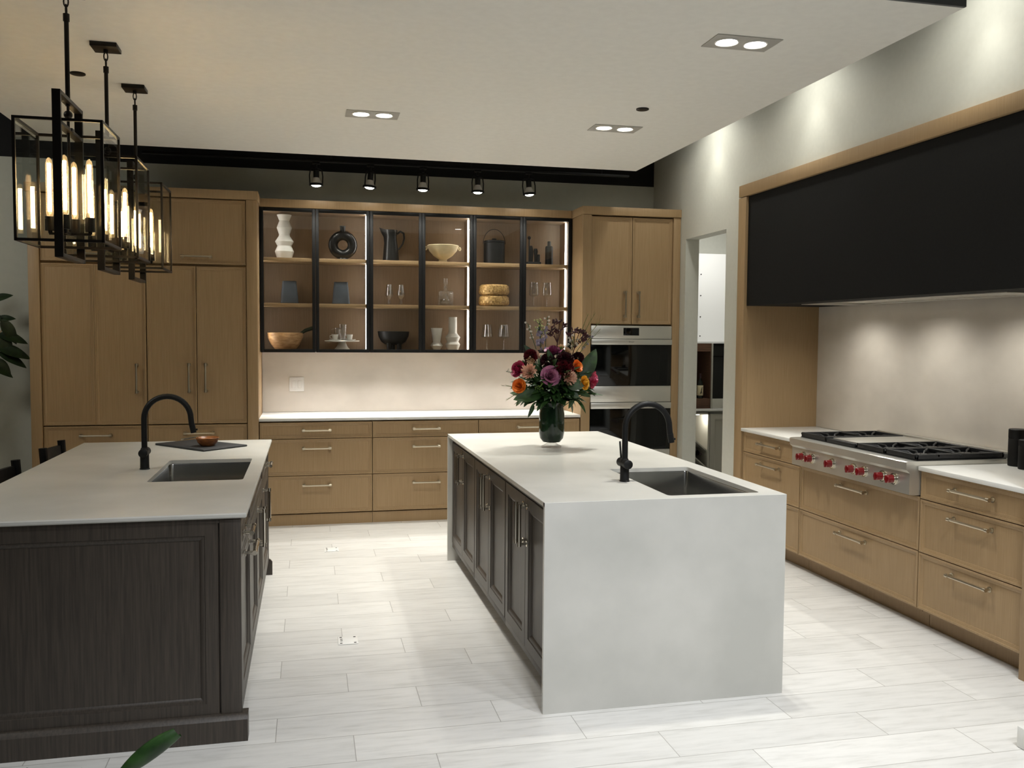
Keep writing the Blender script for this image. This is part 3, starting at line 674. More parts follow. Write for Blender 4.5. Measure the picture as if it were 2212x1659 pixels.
dup(t, (-1.40, 5.07, 0), 'black counter stool nearer the camera, cut by the left picture edge')

# ================================================================ CEILING FITTINGS
def pendant(cy, label):
    cx = -.976
    t = thing('pendant_light', (cx, cy, 3.05), label, 'pendant light', 'lantern pendants over the left island')
    MB().box(cx - .062, cx + .062, cy - .062, cy + .062, 3.028, 3.0495, .002).build('canopy', BRONZE, t)
    c = MB(); c.cyl((cx, cy, 3.028), (cx, cy, 3.012), .011, n=12)
    for k, zc in enumerate((2.995, 2.962)):
        pts = []
        for j in range(13):
            a = 2 * pi * j / 12; dx, dz = .009 * cos(a), .022 * sin(a)
            pts.append((cx + (dx if k == 0 else 0), cy + (dx if k else 0), zc + dz))
        c.tube(pts, .0032, 6, cap=False)
    c.build('chain', BRONZE, t)
    MB().cyl((cx, cy, 2.942), (cx, cy, 2.565), .0095, n=14).cyl((cx, cy, 2.945), (cx, cy, 2.915), .013, n=14).build('rod', BRONZE, t)
    h, z0, z1 = .1635, 1.985, 2.480
    f = MB(); b = .011
    for z in (z0, z1 - b):
        for s in (-1, 1):
            f.box(cx - h, cx + h, cy + s * h - b / 2, cy + s * h + b / 2, z, z + b); f.box(cx + s * h - b / 2, cx + s * h + b / 2, cy - h, cy + h, z, z + b)
    for sx in (-1, 1):
        for sy in (-1, 1): f.box(cx + sx * h - b / 2, cx + sx * h + b / 2, cy + sy * h - b / 2, cy + sy * h + b / 2, z0, z1)
    f.build('lantern_frame', BRONZE, t)
    l = MB(); q = .016; yy = h + .014
    l.box(cx - q, cx + q, cy - yy - .008, cy - yy + .008, 1.922, 2.590); l.box(cx - q, cx + q, cy + yy - .008, cy + yy + .008, 1.922, 2.590)
    l.box(cx - q, cx + q, cy - yy, cy + yy, 2.574, 2.590); l.box(cx - q, cx + q, cy - yy, cy + yy, 1.922, 1.938)
    l.box(cx - q, cx + q, cy - yy, cy + yy, 2.455, 2.468)
    l.build('strap_loop', BRONZE, t)
    g = MB().cyl((cx, cy, 2.60), (cx, cy, 2.03), .006, n=10).sphere((cx, cy, 2.53), .018).box(cx - .02, cx + .02, cy - .02, cy + .02, 2.46, 2.472)
    g.box(cx - .082, cx + .082, cy - .005, cy + .005, 2.028, 2.038); g.box(cx - .005, cx + .005, cy - .082, cy + .082, 2.028, 2.038)
    g.build('stem', BRONZE, t)
    for s in (-1, 1):
        MB().box(cx - h + .005, cx + h - .005, cy + s * h - .0015, cy + s * h + .0015, z0 + .010, z1 - .010).build('glass_pane', GLASS, t)
        MB().box(cx + s * h - .0015, cx + s * h + .0015, cy - h + .005, cy + h - .005, z0 + .010, z1 - .010).build('glass_pane', GLASS, t)
    for dx, dy in ((-.078, 0), (.078, 0), (0, -.078), (0, .078)):
        x, y = cx + dx, cy + dy
        MB().cyl((x, y, 2.034), (x, y, 2.05), .008, n=10).cyl((x, y, 2.045), (x, y, 2.103), .0195, n=20).build('socket', BRONZE, t)
        bl = MB().lathe((x, y, 2.103), [(.010, 0), (.0145, .012), (.0145, .215), (.011, .236), (.003, .246)], 16).build('bulb', BULBG, t)
        fl = MB()
        for a in (0, 1, 2, 3):
            ox, oy = .0055 * cos(a * pi / 2 + .6), .0055 * sin(a * pi / 2 + .6); fl.cyl((x + ox, y + oy, 2.125), (x + ox, y + oy, 2.325), .0026, n=6)
        fl.build('filament', FIL, bl)
    return t
for y, lab in ((4.110, 'nearest glass lantern pendant, glowing with tall filament bulbs'), (4.862, 'middle glass lantern pendant of the row over the left island'), (5.627, 'farthest glass lantern pendant of the row over the left island')): pendant(y, lab)

LB = ['twin recessed downlight above the pale island sink, nearest the camera', 'twin recessed downlight above the aisle between the islands', 'twin recessed downlight above the oven side of the pale island, by the round ceiling cap']
for (a, b, c, k), lab in zip(DOWN, LB):
    t = thing('downlight', (c[0], c[1], 3.05), lab, 'ceiling light', 'twin recessed downlights')
    hx, hy = .17, .094
    MB().box(c[0] - hx, c[0] + hx, c[1] - hy, c[1] + hy, 3.0455, 3.0495, .001).build('trim_plate', base('downlight_trim', rgb(176, 173, 165), .5)[0] if 'downlight_trim' not in MATS else MATS['downlight_trim'], t)
    for p in (a, b):
        r = MB().lathe((p[0], p[1], 3.0455), [(.060, 0), (.060, -.004), (.055, -.007), (.049, -.004), (.049, 0)], 32).build('lamp_ring', WHITEP, t)
        MB().lathe((p[0], p[1], 3.0445), [(.048, 0), (.048, -.001), (.02, -.004)], 32).build('lens', LAMPW, r)
for x, y, lab in ((-1.232, 5.412, 'round bronze ceiling cap beside the nearest pendant rod'), (2.061, 5.354, 'round bronze ceiling cap near the right edge of the ceiling')):
    MBc = MB().lathe((x, y, 3.0495), [(.040, 0), (.040, -.006), (.036, -.008)], 28)
    tag(MBc.build('sprinkler_cap', BRONZE), lab, 'sprinkler cap', 'ceiling sprinkler caps')
t = thing('track_rail', (.8, 7.75, 3.08), 'black lighting track hanging behind the ceiling edge, carrying the spotlights', 'lighting track')
MB().box(-1.30, 2.86, 7.735, 7.765, 3.066, 3.086, .002).build('rail', BLACK, t)
st = MB()
for x in (-1.0, .2, 1.4, 2.6): st.cyl((x, 7.75, 3.086), (x, 7.75, 3.95), .006, n=8)
st.build('hanger_rods', BLACK, t)
TL = ['first track spotlight from the left', 'second track spotlight from the left, tilted and turned', 'middle track spotlight of the five', 'fourth track spotlight from the left', 'rightmost track spotlight, nearest the oven tower']
GIM = base('lamp_reflector', rgb(205, 203, 198), .4)[0]
for (x, tl), lab in zip(TRK, TL):
    t = thing('track_spotlight', (x, 7.75, 3.066), lab, 'spotlight', 'spotlights on the black track')
    MB().box(x - .03, x + .03, 7.737, 7.763, 3.046, 3.0655, .003).cyl((x, 7.75, 3.046), (x, 7.75, 3.02), .012, n=12).build('adapter', BLACK, t)
    ry = Matrix.Rotation(tl * 1.5, 4, 'Y') @ Matrix.Rotation(tl * 6 + .35, 4, 'Z')
    def T(m): m.bm.transform(Matrix.Translation((x, 7.75, 2.98)) @ ry); return m
    yk = MB(); yk.tube([(-.055, 0, -.10), (-.058, 0, -.03), (-.05, 0, .022), (-.03, 0, .032), (.03, 0, .032), (.05, 0, .022), (.058, 0, -.03), (.055, 0, -.10)], .0055, 8)
    T(yk).build('yoke', BLACK, t)
    h = T(MB().lathe((0, 0, 0), [(.022, .02), (.024, .018), (.024, -.045), (.022, -.05)], 24)).build('lamp_holder', BLACK, t)
    T(MB().lathe((0, 0, 0), [(.024, -.045), (.03, -.06), (.046, -.095), (.046, -.1)], 28)).build('reflector', GIM, h)
    T(MB().lathe((0, 0, 0), [(.047, -.092), (.056, -.094), (.058, -.098), (.058, -.112), (.052, -.114), (.047, -.108)], 28)).build('front_ring', BLACK, h)
    T(MB().lathe((0, 0, 0), [(.042, -.102), (.042, -.106), (.03, -.116), (.01, -.121)], 24)).build('lens', LAMPW, h)

# ================================================================ FLOOR FITTINGS
for x, y, lab in ((.199, 4.697, 'white floor outlet plate nearer the camera, in the aisle between the islands'), (.166, 6.74, 'white floor outlet plate farther away, in front of the drawer units')):
    t = thing('floor_outlet', (x, y, 0), lab, 'floor outlet', 'floor outlet plates in the aisle')
    MB().box(x - .052, x + .052, y - .062, y + .062, .0005, .004, .0015).build('cover_plate', WHITEP, t)
    s = MB()
    for dx in (-.036, .036):
        for dy in (-.045, .045): s.box(x + dx - .006, x + dx + .006, y + dy - .005, y + dy + .005, .0036, .0048)
    s.box(x - .04, x - .028, y - .012, y - .003, .0036, .0048); s.box(x - .04, x - .028, y + .012, y + .021, .0036, .0048)
    s.build('slots', BLACK, t)
tag(MB().box(2.74, 3.30, 2.45, 2.915, .001, .085, .004).build('display_plinth', WHITEQ), 'corner of a low white block on the floor at the lower right edge', 'plinth')

# ================================================================ THINGS IN THE GLAZED CABINETS
ZA, ZB, ZC, YS = 2.2805, 1.8875, 1.4835, 8.12
def lathe_thing(name, x, z, prof, mat, label, cat, group=None, y=YS, n=36, **kw):
    return tag(MB().lathe((x, y, z), prof, n, **kw).build(name, mat, sharp=14), label, cat, group)
lathe_thing('ceramic_vase', -.196, ZA, [(.060, 0), (.064, .003), (.082, .062), (.060, .110), (.080, .148), (.047, .198), (.046, .212), (.065, .268), (.043, .330), (.063, .381), (.055, .381), (.03, .34)], CERAM, 'tall white zigzag vase on the top shelf, far left', 'vase', n=32, cap1=False)
rv = MB(); c = Vector((.309, YS, ZA + .134)); L = []
for k in range(49):
    a = 2 * pi * k / 48; ca, sa = cos(a), sin(a)
    L.append([c + Vector((ca * (.085 + .042 * cos(b)), .038 * sin(b), sa * (.085 + .042 * cos(b)))) for b in [2 * pi * j / 16 for j in range(16)]])
rv.loops(L, False, False); rv.lathe((.309, YS, c.z + .112), [(.028, 0), (.024, .02), (.024, .05), (.028, .056), (.02, .056), (.018, .02)], 24, cap1=False)
rv.lathe((.309, YS, ZA), [(.05, 0), (.05, .012), (.03, .03)], 24, sy=.6)
tag(rv.build('ring_vase', BLKCER), 'glossy black ring shaped vase with a hole in the middle, on the top shelf', 'vase')
t = thing('pitcher', (.735, YS, ZA), 'black pitcher with a pointed spout on the top shelf', 'pitcher')
L = []
for r, z in ((.070, 0), (.074, .004), (.068, .08), (.060, .16), (.052, .215), (.054, .25), (.060, .28), (.054, .278), (.046, .22)):
    ring_ = []
    for k in range(36):
        a = 2 * pi * k / 36; q = max(0, -cos(a)) ** 8 * max(0, (z - .19) / .09); ring_.append((.735 + r * cos(a) - q * .045, YS + r * sin(a) * (1 - q * .3), ZA + z + q * .022 * (1 if z > .25 else 0)))
    L.append(ring_)
MB().loops(L, True, False).build('body', BLKCER, t)
MB().tube([(.79, YS, ZA + .245), (.82, YS, ZA + .27), (.85, YS, ZA + .255), (.856, YS, ZA + .21), (.842, YS, ZA + .16), (.81, YS, ZA + .115), (.797, YS, ZA + .105)], (.009, .010, .010, .009, .008, .007, .006), 10).build('handle', BLKCER, t)
t = thing('footed_bowl', (1.209, YS, ZA), 'cream footed bowl with two ring handles on the top shelf', 'bowl')
MB().lathe((1.209, YS, ZA), [(.040, 0), (.042, .006), (.036, .025), (.044, .034), (.085, .060), (.125, .105), (.146, .152), (.141, .157), (.135, .150), (.11, .105), (.07, .06), (.01, .045)], 40).build('bowl', CREAM, t)
for s in (-1, 1):
    MB().tube([(1.209 + s * .146 + .018 * s * (1 - cos(a)) * .5, YS, ZA + .128 + .014 * sin(a)) for a in [2 * pi * k / 12 for k in range(13)]], .005, 8, cap=False).build('ring_handle', CREAM, t)
t = thing('ice_bucket', (1.688, YS, ZA), 'black lidded ice bucket with a thin hoop handle on the top shelf', 'bucket')
MB().lathe((1.688, YS, ZA), [(.094, 0), (.098, .004), (.098, .192), (.094, .196)], 40).build('body', MATTE, t)
MB().lathe((1.688, YS, ZA + .197), [(.098, 0), (.098, .012), (.094, .016), (.02, .018), (.02, .036), (.015, .038)], 40).build('lid', MATTE, t)
MB().tube([(1.688 + .104 * cos(a), YS, ZA + .185 + .135 * sin(a)) for a in [pi * k / 20 for k in range(21)]], .0028, 8).build('hoop_handle', BRONZE, t)
t = thing('black_bottle', (2.215, YS, ZA), 'black square shouldered bottle on the top shelf, far right', 'bottle')
MB().lathe((2.215, YS, ZA), [(.034, 0), (.037, .003), (.037, .165), (.032, .178), (.015, .182)], 32).build('body', MATTE, t)
MB().lathe((2.215, YS, ZA), [(.0155, .183), (.0165, .184), (.0165, .222), (.014, .225)], 24).build('cap', BLKCER, t)
t = thing('bar_tool_set', (2.06, YS, ZA), 'black bar tool set on a dark base, left of the black bottle', 'bar tools')
MB().box(1.995, 2.128, YS - .04, YS + .04, ZA, ZA + .028, .004).build('stand', MATTE, t)
MB().cyl((2.022, YS, ZA + .028), (2.022, YS, ZA + .24), .006, n=10).sphere((2.022, YS, ZA + .252), .017).build('stirrer', BLKCER, t)
MB().lathe((2.042, YS + .01, ZA + .028), [(.018, 0), (.022, .05), (.022, .11), (.012, .15), (.008, .152)], 20).build('shaker', MATTE, t)
MB().lathe((2.085, YS, ZA + .028), [(.012, 0), (.014, .06), (.021, .10), (.014, .125)], 20).build('jigger', MATTE, t)
MB().lathe((2.112, YS, ZA + .028), [(.014, 0), (.014, .07), (.010, .072)], 20).build('strainer', MATTE, t)
def taper_box(name, x, label):
    mb = MB(); z0 = ZB
    L = [mb.rrect(x - .072, x + .072, YS - .062, YS + .062, z0, .02), mb.rrect(x - .077, x + .077, YS - .066, YS + .066, z0 + .006, .022), mb.rrect(x - .060, x + .060, YS - .05, YS + .05, z0 + .195, .018), mb.rrect(x - .056, x + .056, YS - .046, YS + .046, z0 + .197, .016), mb.rrect(x - .056, x + .056, YS - .046, YS + .046, z0 + .17, .016)]
    o = mb.loops(L).build(name, SLATEB); return tag(o, label, 'vase', 'slate blue tapered vases')
taper_box('tapered_vase', -.155, 'slate blue tapered vase on the middle shelf, below the white zigzag vase')
taper_box('tapered_vase', .291, 'slate blue tapered vase on the middle shelf, below the black ring vase')
def glassware(name, x, z, prof, label, cat, group=None, y=YS, n=28):
    return tag(MB().lathe((x, y, z), prof, n, cap1=False).build(name, WARE, sharp=60), label, cat, group)
TUL = [(.026, 0), (.027, .004), (.012, .012), (.016, .03), (.010, .045), (.014, .055), (.036, .085), (.037, .10), (.024, .185), (.0225, .185), (.034, .10), (.030, .082), (.008, .058)]
glassware('tasting_glass', .720, ZB, TUL, 'left tulip tasting glass on the middle shelf under the pitcher', 'glass', 'tulip tasting glasses')
glassware('tasting_glass', .826, ZB, TUL, 'right tulip tasting glass on the middle shelf under the pitcher', 'glass', 'tulip tasting glasses')
WIN = [(.038, 0), (.038, .002), (.010, .006), (.0038, .02), (.0036, .085), (.008, .098), (.044, .112), (.047, .125), (.038, .232), (.0365, .232), (.045, .125), (.042, .114), (.004, .102)]
for x, lab in ((2.071, 'left tall stemmed wine glass on the middle shelf, far right cabinet'), (2.197, 'right tall stemmed wine glass on the middle shelf, far right cabinet')): glassware('wine_glass', x, ZB, WIN, lab, 'wine glass', 'stemmed wine glasses')
WIN2 = [(.042, 0), (.042, .002), (.010, .006), (.0042, .02), (.004, .095), (.009, .108), (.050, .120), (.053, .130), (.040, .236), (.0385, .236), (.051, .130), (.047, .122), (.004, .112)]
for x, lab in ((1.624, 'left wine glass on the bottom shelf under the woven baskets'), (1.784, 'right wine glass on the bottom shelf under the woven baskets')): glassware('wine_glass', x, ZC, WIN2, lab, 'wine glass', 'stemmed wine glasses')
t = thing('decanter', (1.234, YS, ZB), 'square glass decanter with a stopper on the middle shelf', 'decanter')
mb = MB(); L = [mb.rrect(1.234 - a, 1.234 + a, YS - b, YS + b, ZB + z, .012) for a, b, z in ((.062, .034, 0), (.066, .038, .004), (.066, .038, .125), (.060, .034, .135), (.022, .020, .140), (.017, .016, .150), (.017, .016, .175), (.022, .02, .180))]
mb.loops(L, True, False).build('vessel', WARE, t)
mb = MB(); L = [mb.rrect(1.234 - a, 1.234 + a, YS - b, YS + b, ZB + z, .008) for a, b, z in ((.05, .026, .018), (.054, .030, .022), (.03, .028, .06), (.012, .010, .11))]
mb.loops(L).build('inner_glass', WARE, t)
MB().lathe((1.234, YS, ZB), [(.013, .165), (.014, .185), (.016, .190), (.021, .20), (.021, .25), (.018, .254)], 16).build('stopper', WARE, t)
def basket(z, label):
    L = []
    prof = [(.110, 0), (.128, .012), (.137, .045), (.132, .085), (.118, .1), (.106, .1), (.118, .08), (.12, .03)]
    for i, (r, zz) in enumerate(prof):
        L.append([(1.688 + (r + (.006 if (k + i) % 2 else 0) * (1 if 0 < i < 4 else 0)) * cos(2 * pi * k / 56), YS + (r + (.006 if (k + i) % 2 else 0) * (1 if 0 < i < 4 else 0)) * sin(2 * pi * k / 56), z + zz) for k in range(56)])
    L.insert(2, [(1.688 + (.135 + (.007 if k % 2 else 0)) * cos(2 * pi * k / 56), YS + (.135 + (.007 if k % 2 else 0)) * sin(2 * pi * k / 56), z + .028) for k in range(56)])
    return tag(MB().loops(L, True, True).build('woven_basket', GOLD, sharp=15), label, 'basket', 'stacked woven baskets')
basket(ZB, 'lower golden woven basket of the stack on the middle shelf'); basket(ZB + .1005, 'upper golden woven basket of the stack on the middle shelf')
tag(MB().lathe((-.193, YS, ZC), [(.085, 0), (.092, .003), (.125, .045), (.152, .105), (.155, .145), (.148, .148), (.142, .14), (.135, .10), (.10, .045), (.01, .025)], 40).build('wooden_bowl', BOWLW), 'wide pale wooden bowl on the bottom shelf, far left', 'bowl')
sp = MB(); sp.tube([(-.16, YS, ZC + .04), (-.09, YS - .02, ZC + .12), (-.02, YS - .035, ZC + .168), (.045, YS - .045, ZC + .19)], (.006, .007, .016, .018), 10); sp.tube([(.045, YS - .045, ZC + .19), (.07, YS - .05, ZC + .175)], (.012, .005), 8)  # dark green curved form, thicker towards its outer end
tag(sp.build('dark_green_form', LEAFD), 'dark green curved form leaning over the wooden bowl', 'spoon')
t = thing('cake_stand', (.300, YS, ZC), 'white ceramic cake stand on the bottom shelf, carrying small cups', 'cake stand')
MB().lathe((.300, YS, ZC), [(.066, 0), (.068, .003), (.045, .03), (.034, .06), (.036, .068)], 36).build('foot', CERAM, t)
MB().lathe((.300, YS, ZC + .0685), [(.06, 0), (.150, .004), (.155, .010), (.152, .013), (.145, .010), (.01, .009)], 40).build('plate', CERAM, t)
ZP = ZC + .0795
for x, y, la, lb in ((.238, YS - .02, 'left small white saucer on the cake stand', 'left small white espresso cup on the cake stand'), (.365, YS - .01, 'right small white saucer on the cake stand', 'right small white espresso cup on the cake stand')):
    tag(MB().lathe((x, y, ZP), [(.025, 0), (.04, .003), (.056, .010), (.055, .012), (.03, .005), (.01, .004)], 28).build('saucer', CERAM), la, 'saucer', 'white saucers')
    t = thing('espresso_cup', (x, y, ZP + .005), lb, 'cup', 'white espresso cups')
    MB().lathe((x, y, ZP + .0055), [(.020, 0), (.022, .003), (.029, .05), (.027, .05), (.02, .006)], 24).build('cup', CERAM, t)
    MB().tube([(x - .027, y, ZP + .048), (x - .045, y, ZP + .044), (x - .045, y, ZP + .024), (x - .024, y, ZP + .018)], .0035, 8).build('handle', CERAM, t)
t = glassware('glass_cup', .304, ZP + .0005, [(.020, 0), (.022, .003), (.034, .145), (.0325, .145), (.020, .008)], 'tall flared glass standing between the white cups on the cake stand', 'glass', y=YS - .075)
t = thing('glass_mug', (.262, YS + .07, ZP), 'handled glass cup at the back of the cake stand', 'glass')
MB().lathe((.262, YS + .07, ZP + .0005), [(.022, 0), (.024, .003), (.032, .115), (.0305, .115), (.021, .006)], 24, cap1=False).build('cup', WARE, t)
MB().tube([(.232, YS + .07, ZP + .105), (.208, YS + .07, ZP + .10), (.208, YS + .07, ZP + .06), (.235, YS + .07, ZP + .05)], .004, 8).build('handle', WARE, t)
t = thing('footed_bowl', (.759, YS, ZC), 'black bowl on three stubby feet on the bottom shelf', 'bowl')
MB().lathe((.759, YS, ZC + .045), [(.03, 0), (.075, .004), (.110, .028), (.135, .075), (.143, .120), (.136, .122), (.128, .075), (.10, .035), (.01, .02)], 40).build('bowl', MATTE, t)
for a in (-2.2, -.94, 1.57): MB().cyl((.759 + .075 * cos(a), YS + .075 * sin(a), ZC), (.759 + .075 * cos(a), YS + .075 * sin(a), ZC + .062), .021, .024, 18).build('foot', MATTE, t)
lathe_thing('ceramic_vase', 1.153, ZC, [(.030, 0), (.034, .003), (.057, .040), (.034, .072), (.036, .085), (.054, .200), (.049, .200), (.03, .09)], CERAM, 'short white vase with a flared top on the bottom shelf', 'vase', cap1=False)
lathe_thing('ceramic_vase', 1.303, ZC, [(.048, 0), (.053, .004), (.068, .052), (.052, .075), (.069, .118), (.042, .150), (.038, .165), (.038, .302), (.033, .302), (.033, .2)], CERAM, 'tall white bottle vase with a straight neck on the bottom shelf', 'vase', cap1=False)

# ================================================================ FLOWER VASE
VB = Vector((1.502, 5.405, .9142))
t = thing('flower_vase', VB, 'dark green lined glass vase holding the mixed bouquet on the pale island', 'vase')
MB().lathe(VB, [(.060, 0), (.064, .003), (.062, .010), (.044, .018), (.030, .026), (.030, .030)], 40).build('foot', WARE, t)
MB().lathe(VB, [(.028, .0305), (.055, .036), (.074, .060), (.080, .095), (.080, .215), (.074, .245), (.073, .262), (.078, .285), (.075, .285), (.069, .262), (.068, .24), (.05, .20)], 40, cap1=False).build('body', VASEG, t)
def basis(d):
    d = Vector(d).normalized(); u = d.cross(Vector((0, 0, 1)))
    if u.length < .01: u = Vector((1, 0, 0))
    u.normalize(); return u, d.cross(u), d
def stem(t, p, d, back=.02, r=.0032, name='stem', mat=None):
    a = VB + Vector((random.uniform(-.03, .03), random.uniform(-.03, .03), .20)); p = Vector(p); d = Vector(d).normalized()
    q = p - d * .06
    pts = [a, a.lerp(q, .5) + Vector((0, 0, .02)), q, p - d * back * .3]
    return MB().tube(pts, r, 6).build(name, mat or LEAF, t)
def petal(mb, c, B, rad, a, w, h, curl, open_, cup=.5):
    u, v, d = B
    def f(i, j):
        s = (i - .5) * 2; aa = a + s * w
        z = h * j; rr = rad * (.35 + .65 * j ** .6) + open_ * j * j * rad - cup * .0
        tip = (1 - .35 * s * s * j); rr2 = rr + curl * rad * max(0, j - .7) * 2.2 * (1 - .3 * s * s)
        return c + (u * cos(aa) + v * sin(aa)) * rr2 + d * (z * tip)
    mb.patch(f, 5, 5)
def rose(pos, d, dia, mat, label, group='roses in the bouquet', outer=None):
    p = VB + Vector(pos); B = basis(d); R = dia / 2
    t = thing('rose', p - B[2] * R * .7, label, 'rose', group)
    c = p - B[2] * R * .75; mb = MB()
    for k, (n, rr, h, op, cu) in enumerate(((2, .10, 1.30, 0, -.2), (3, .22, 1.34, .0, -.05), (3, .36, 1.32, .05, .02), (4, .52, 1.22, .16, .12), (5, .66, 1.05, .34, .30), (5, .74, .80, .55, .55))):
        for i in range(n): petal(mb, c + B[2] * R * .04 * (5 - k), B, R * rr, 2 * pi * i / n + k * .9 + random.uniform(-.1, .1), pi / n * 1.35, R * h, cu, op)
    mb.build('petals', mat, t, sharp=0, recalc=False)
    cal = MB()
    for i in range(5): petal(cal, c - B[2] * R * .12, B, R * .5, 2 * pi * i / 5, .35, R * .55, .5, .4)
    cal.build('sepals', LEAF, t, sharp=0, recalc=False); stem(t, c, B[2])
    return t
def mum(pos, d, dia, mat, label, n=5):
    p = VB + Vector(pos); B = basis(d); u, v, dd = B; R = dia / 2
    t = thing('chrysanthemum', p - dd * R * .5, label, 'chrysanthemum', 'chrysanthemums in the bouquet'); mb = MB()
    for ring_, (m, el, ln) in enumerate(((20, .05, 1.0), (18, .35, .92), (14, .7, .78), (9, 1.05, .6), (5, 1.35, .45))):
        for i in range(m):
            a = 2 * pi * i / m + ring_ * .3 + random.uniform(-.12, .12); l = R * ln * random.uniform(.88, 1.08); e = el + random.uniform(-.12, .12)
            r_ = u * cos(a) + v * sin(a); tang = -u * sin(a) + v * cos(a); wd = R * .13
            def f(i_, j, r_=r_, tang=tang, l=l, e=e, wd=wd):
                ee = e + .55 * j; q = p - dd * R * .35 + r_ * (l * j * cos(e + .25 * j)) + dd * (l * j * sin(ee))
                return q + tang * (wd * (i_ - .5) * 2 * (sin(pi * (.12 + .8 * j)) ** .7)) + dd * (wd * .6 * (2 * i_ - 1) ** 2)
            mb.patch(f, 2, 4)
    mb.build('petals', mat, t, sharp=0, recalc=False)
    MB().sphere(p - dd * R * .30, R * .22, 10, 6).build('flower_center', MUMC, t); stem(t, p - dd * R * .4, dd); return t
def carnation(pos, d, dia, mat, label):
    p = VB + Vector(pos); u, v, dd = basis(d); R = dia * .57
    t = thing('carnation', p - dd * R * .8, label, 'carnation', 'dark red carnations in the bouquet'); mb = MB()
    for i in range(70):
        th = math.acos(1 - 1.45 * (i + .5) / 70); a = i * 2.39996; n_ = (u * cos(a) + v * sin(a)) * sin(th) + dd * cos(th)
        bu, bv, bd = basis(n_); rot = random.uniform(0, pi); e1 = bu * cos(rot) + bv * sin(rot); e2 = -bu * sin(rot) + bv * cos(rot)
        def f(i_, j, n_=n_, e1=e1, e2=e2, k=random.uniform(0, 6)):
            s = (i_ - .5) * 2
            return p - dd * R * .25 + n_ * (R * (.35 + .62 * j + .05 * sin(9 * s + k) * j)) + e1 * (s * R * .34 * (.3 + .7 * j)) + e2 * (R * .09 * j * sin(6 * s + k))
        mb.patch(f, 6, 2)
    mb.build('petals', mat, t, sharp=0, recalc=False)
    MB().lathe(p - dd * R * .2, [(.004, -R * .9), (R * .28, -R * .7), (R * .3, -R * .3)], 10).build('calyx', LEAF, t); stem(t, p - dd * R * .9, dd); return t
def pet(name, c0, c1): return mottled(name, c0, c1, (1, 1, 1), 30, .55, 3, 0, .4, .62)
MAUVE = pet('mauve_petal', rgb(172, 104, 138), rgb(196, 132, 162)); PURP = pet('purple_petal', rgb(138, 58, 98), rgb(160, 76, 118)); MAG = pet('magenta_petal', rgb(142, 30, 66), rgb(172, 44, 86))
PINKW = pet('pink_petal', rgb(178, 28, 70), rgb(226, 130, 160)); ORNG = pet('orange_petal', rgb(216, 108, 26), rgb(236, 138, 44)); YELL = pet('yellow_petal', rgb(222, 158, 28), rgb(238, 184, 60))
BLUSH = pet('blush_petal', rgb(222, 172, 146), rgb(238, 200, 178)); BUFF = pet('buff_petal', rgb(212, 178, 140), rgb(228, 198, 164)); MUMC = pet('mum_center', rgb(150, 130, 70), rgb(176, 156, 92))
WINE = pet('wine_petal', rgb(74, 8, 18), rgb(104, 16, 28)); WINED = pet('dark_wine_petal', rgb(44, 8, 16), rgb(62, 12, 22)); MAROON = pet('maroon_bud', rgb(48, 14, 20), rgb(70, 20, 28))
rose((-.045, -.13, .46), (-.05, -1, .32), .094, MAUVE, 'mauve rose facing the camera at the front of the bouquet')
rose((-.004, -.03, .615), (-.1, -.25, 1), .084, PURP, 'purple rose standing highest in the middle of the bouquet')
rose((-.238, -.05, .499), (-.85, -.5, .35), .080, MAG, 'magenta rose at the left side of the bouquet')
rose((-.186, -.03, .524), (-.5, -.5, .7), .045, WINE, 'small dark red rose bud tucked beside the left magenta rose')
rose((.265, -.03, .426), (.8, -.6, -.15), .082, PINKW, 'deep pink rose with pale edges at the right side of the bouquet')
rose((-.234, -.08, .395), (-.6, -.8, .2), .068, ORNG, 'orange rose low at the left of the bouquet')
rose((.138, -.10, .52), (.4, -.8, .4), .060, ORNG, 'orange rose right of the dark red carnations')
rose((.179, -.12, .414), (.6, -.8, .1), .066, YELL, 'yellow rose low at the right of the bouquet')
mum((-.18, -.12, .484), (-.45, -.8, .35), .110, BLUSH, 'large blush chrysanthemum left of the mauve rose')
mum((.071, -.15, .448), (.2, -.9, -.1), .104, BLUSH, 'spiky blush chrysanthemum right of the mauve rose')
mum((-.105, -.03, .585), (.8, -.3, .4), .064, BLUSH, 'small blush chrysanthemum seen from the side at the upper left')
mum((-.155, -.06, .553), (-.3, -.5, -.4), .058, BUFF, 'small buff chrysanthemum turned away below the dark left carnation')
mum((.10, .0, .608), (.3, -.6, .7), .066, BUFF, 'buff chrysanthemum right of the topmost purple rose')
mum((.060, -.005, .635), (0, -.3, 1), .058, BUFF, 'pale chrysanthemum just behind the topmost purple rose')
carnation((-.151, -.03, .585), (-.4, -.4, .8), .082, WINE, 'dark red carnation at the upper left of the bouquet')
carnation((-.045, -.06, .555), (-.1, -.7, .6), .088, WINED, 'almost black red carnation under the topmost purple rose')
carnation((.061, -.09, .555), (.1, -.8, .6), .105, WINED, 'dark carnation above the burgundy one at the centre right')
carnation((.051, -.12, .495), (.1, -.95, .2), .118, WINE, 'burgundy carnation at the centre of the bouquet, the largest')
carnation((.177, .0, .572), (.6, -.4, .7), .070, WINED, 'dark red carnation at the right, beside the big broad leaf')
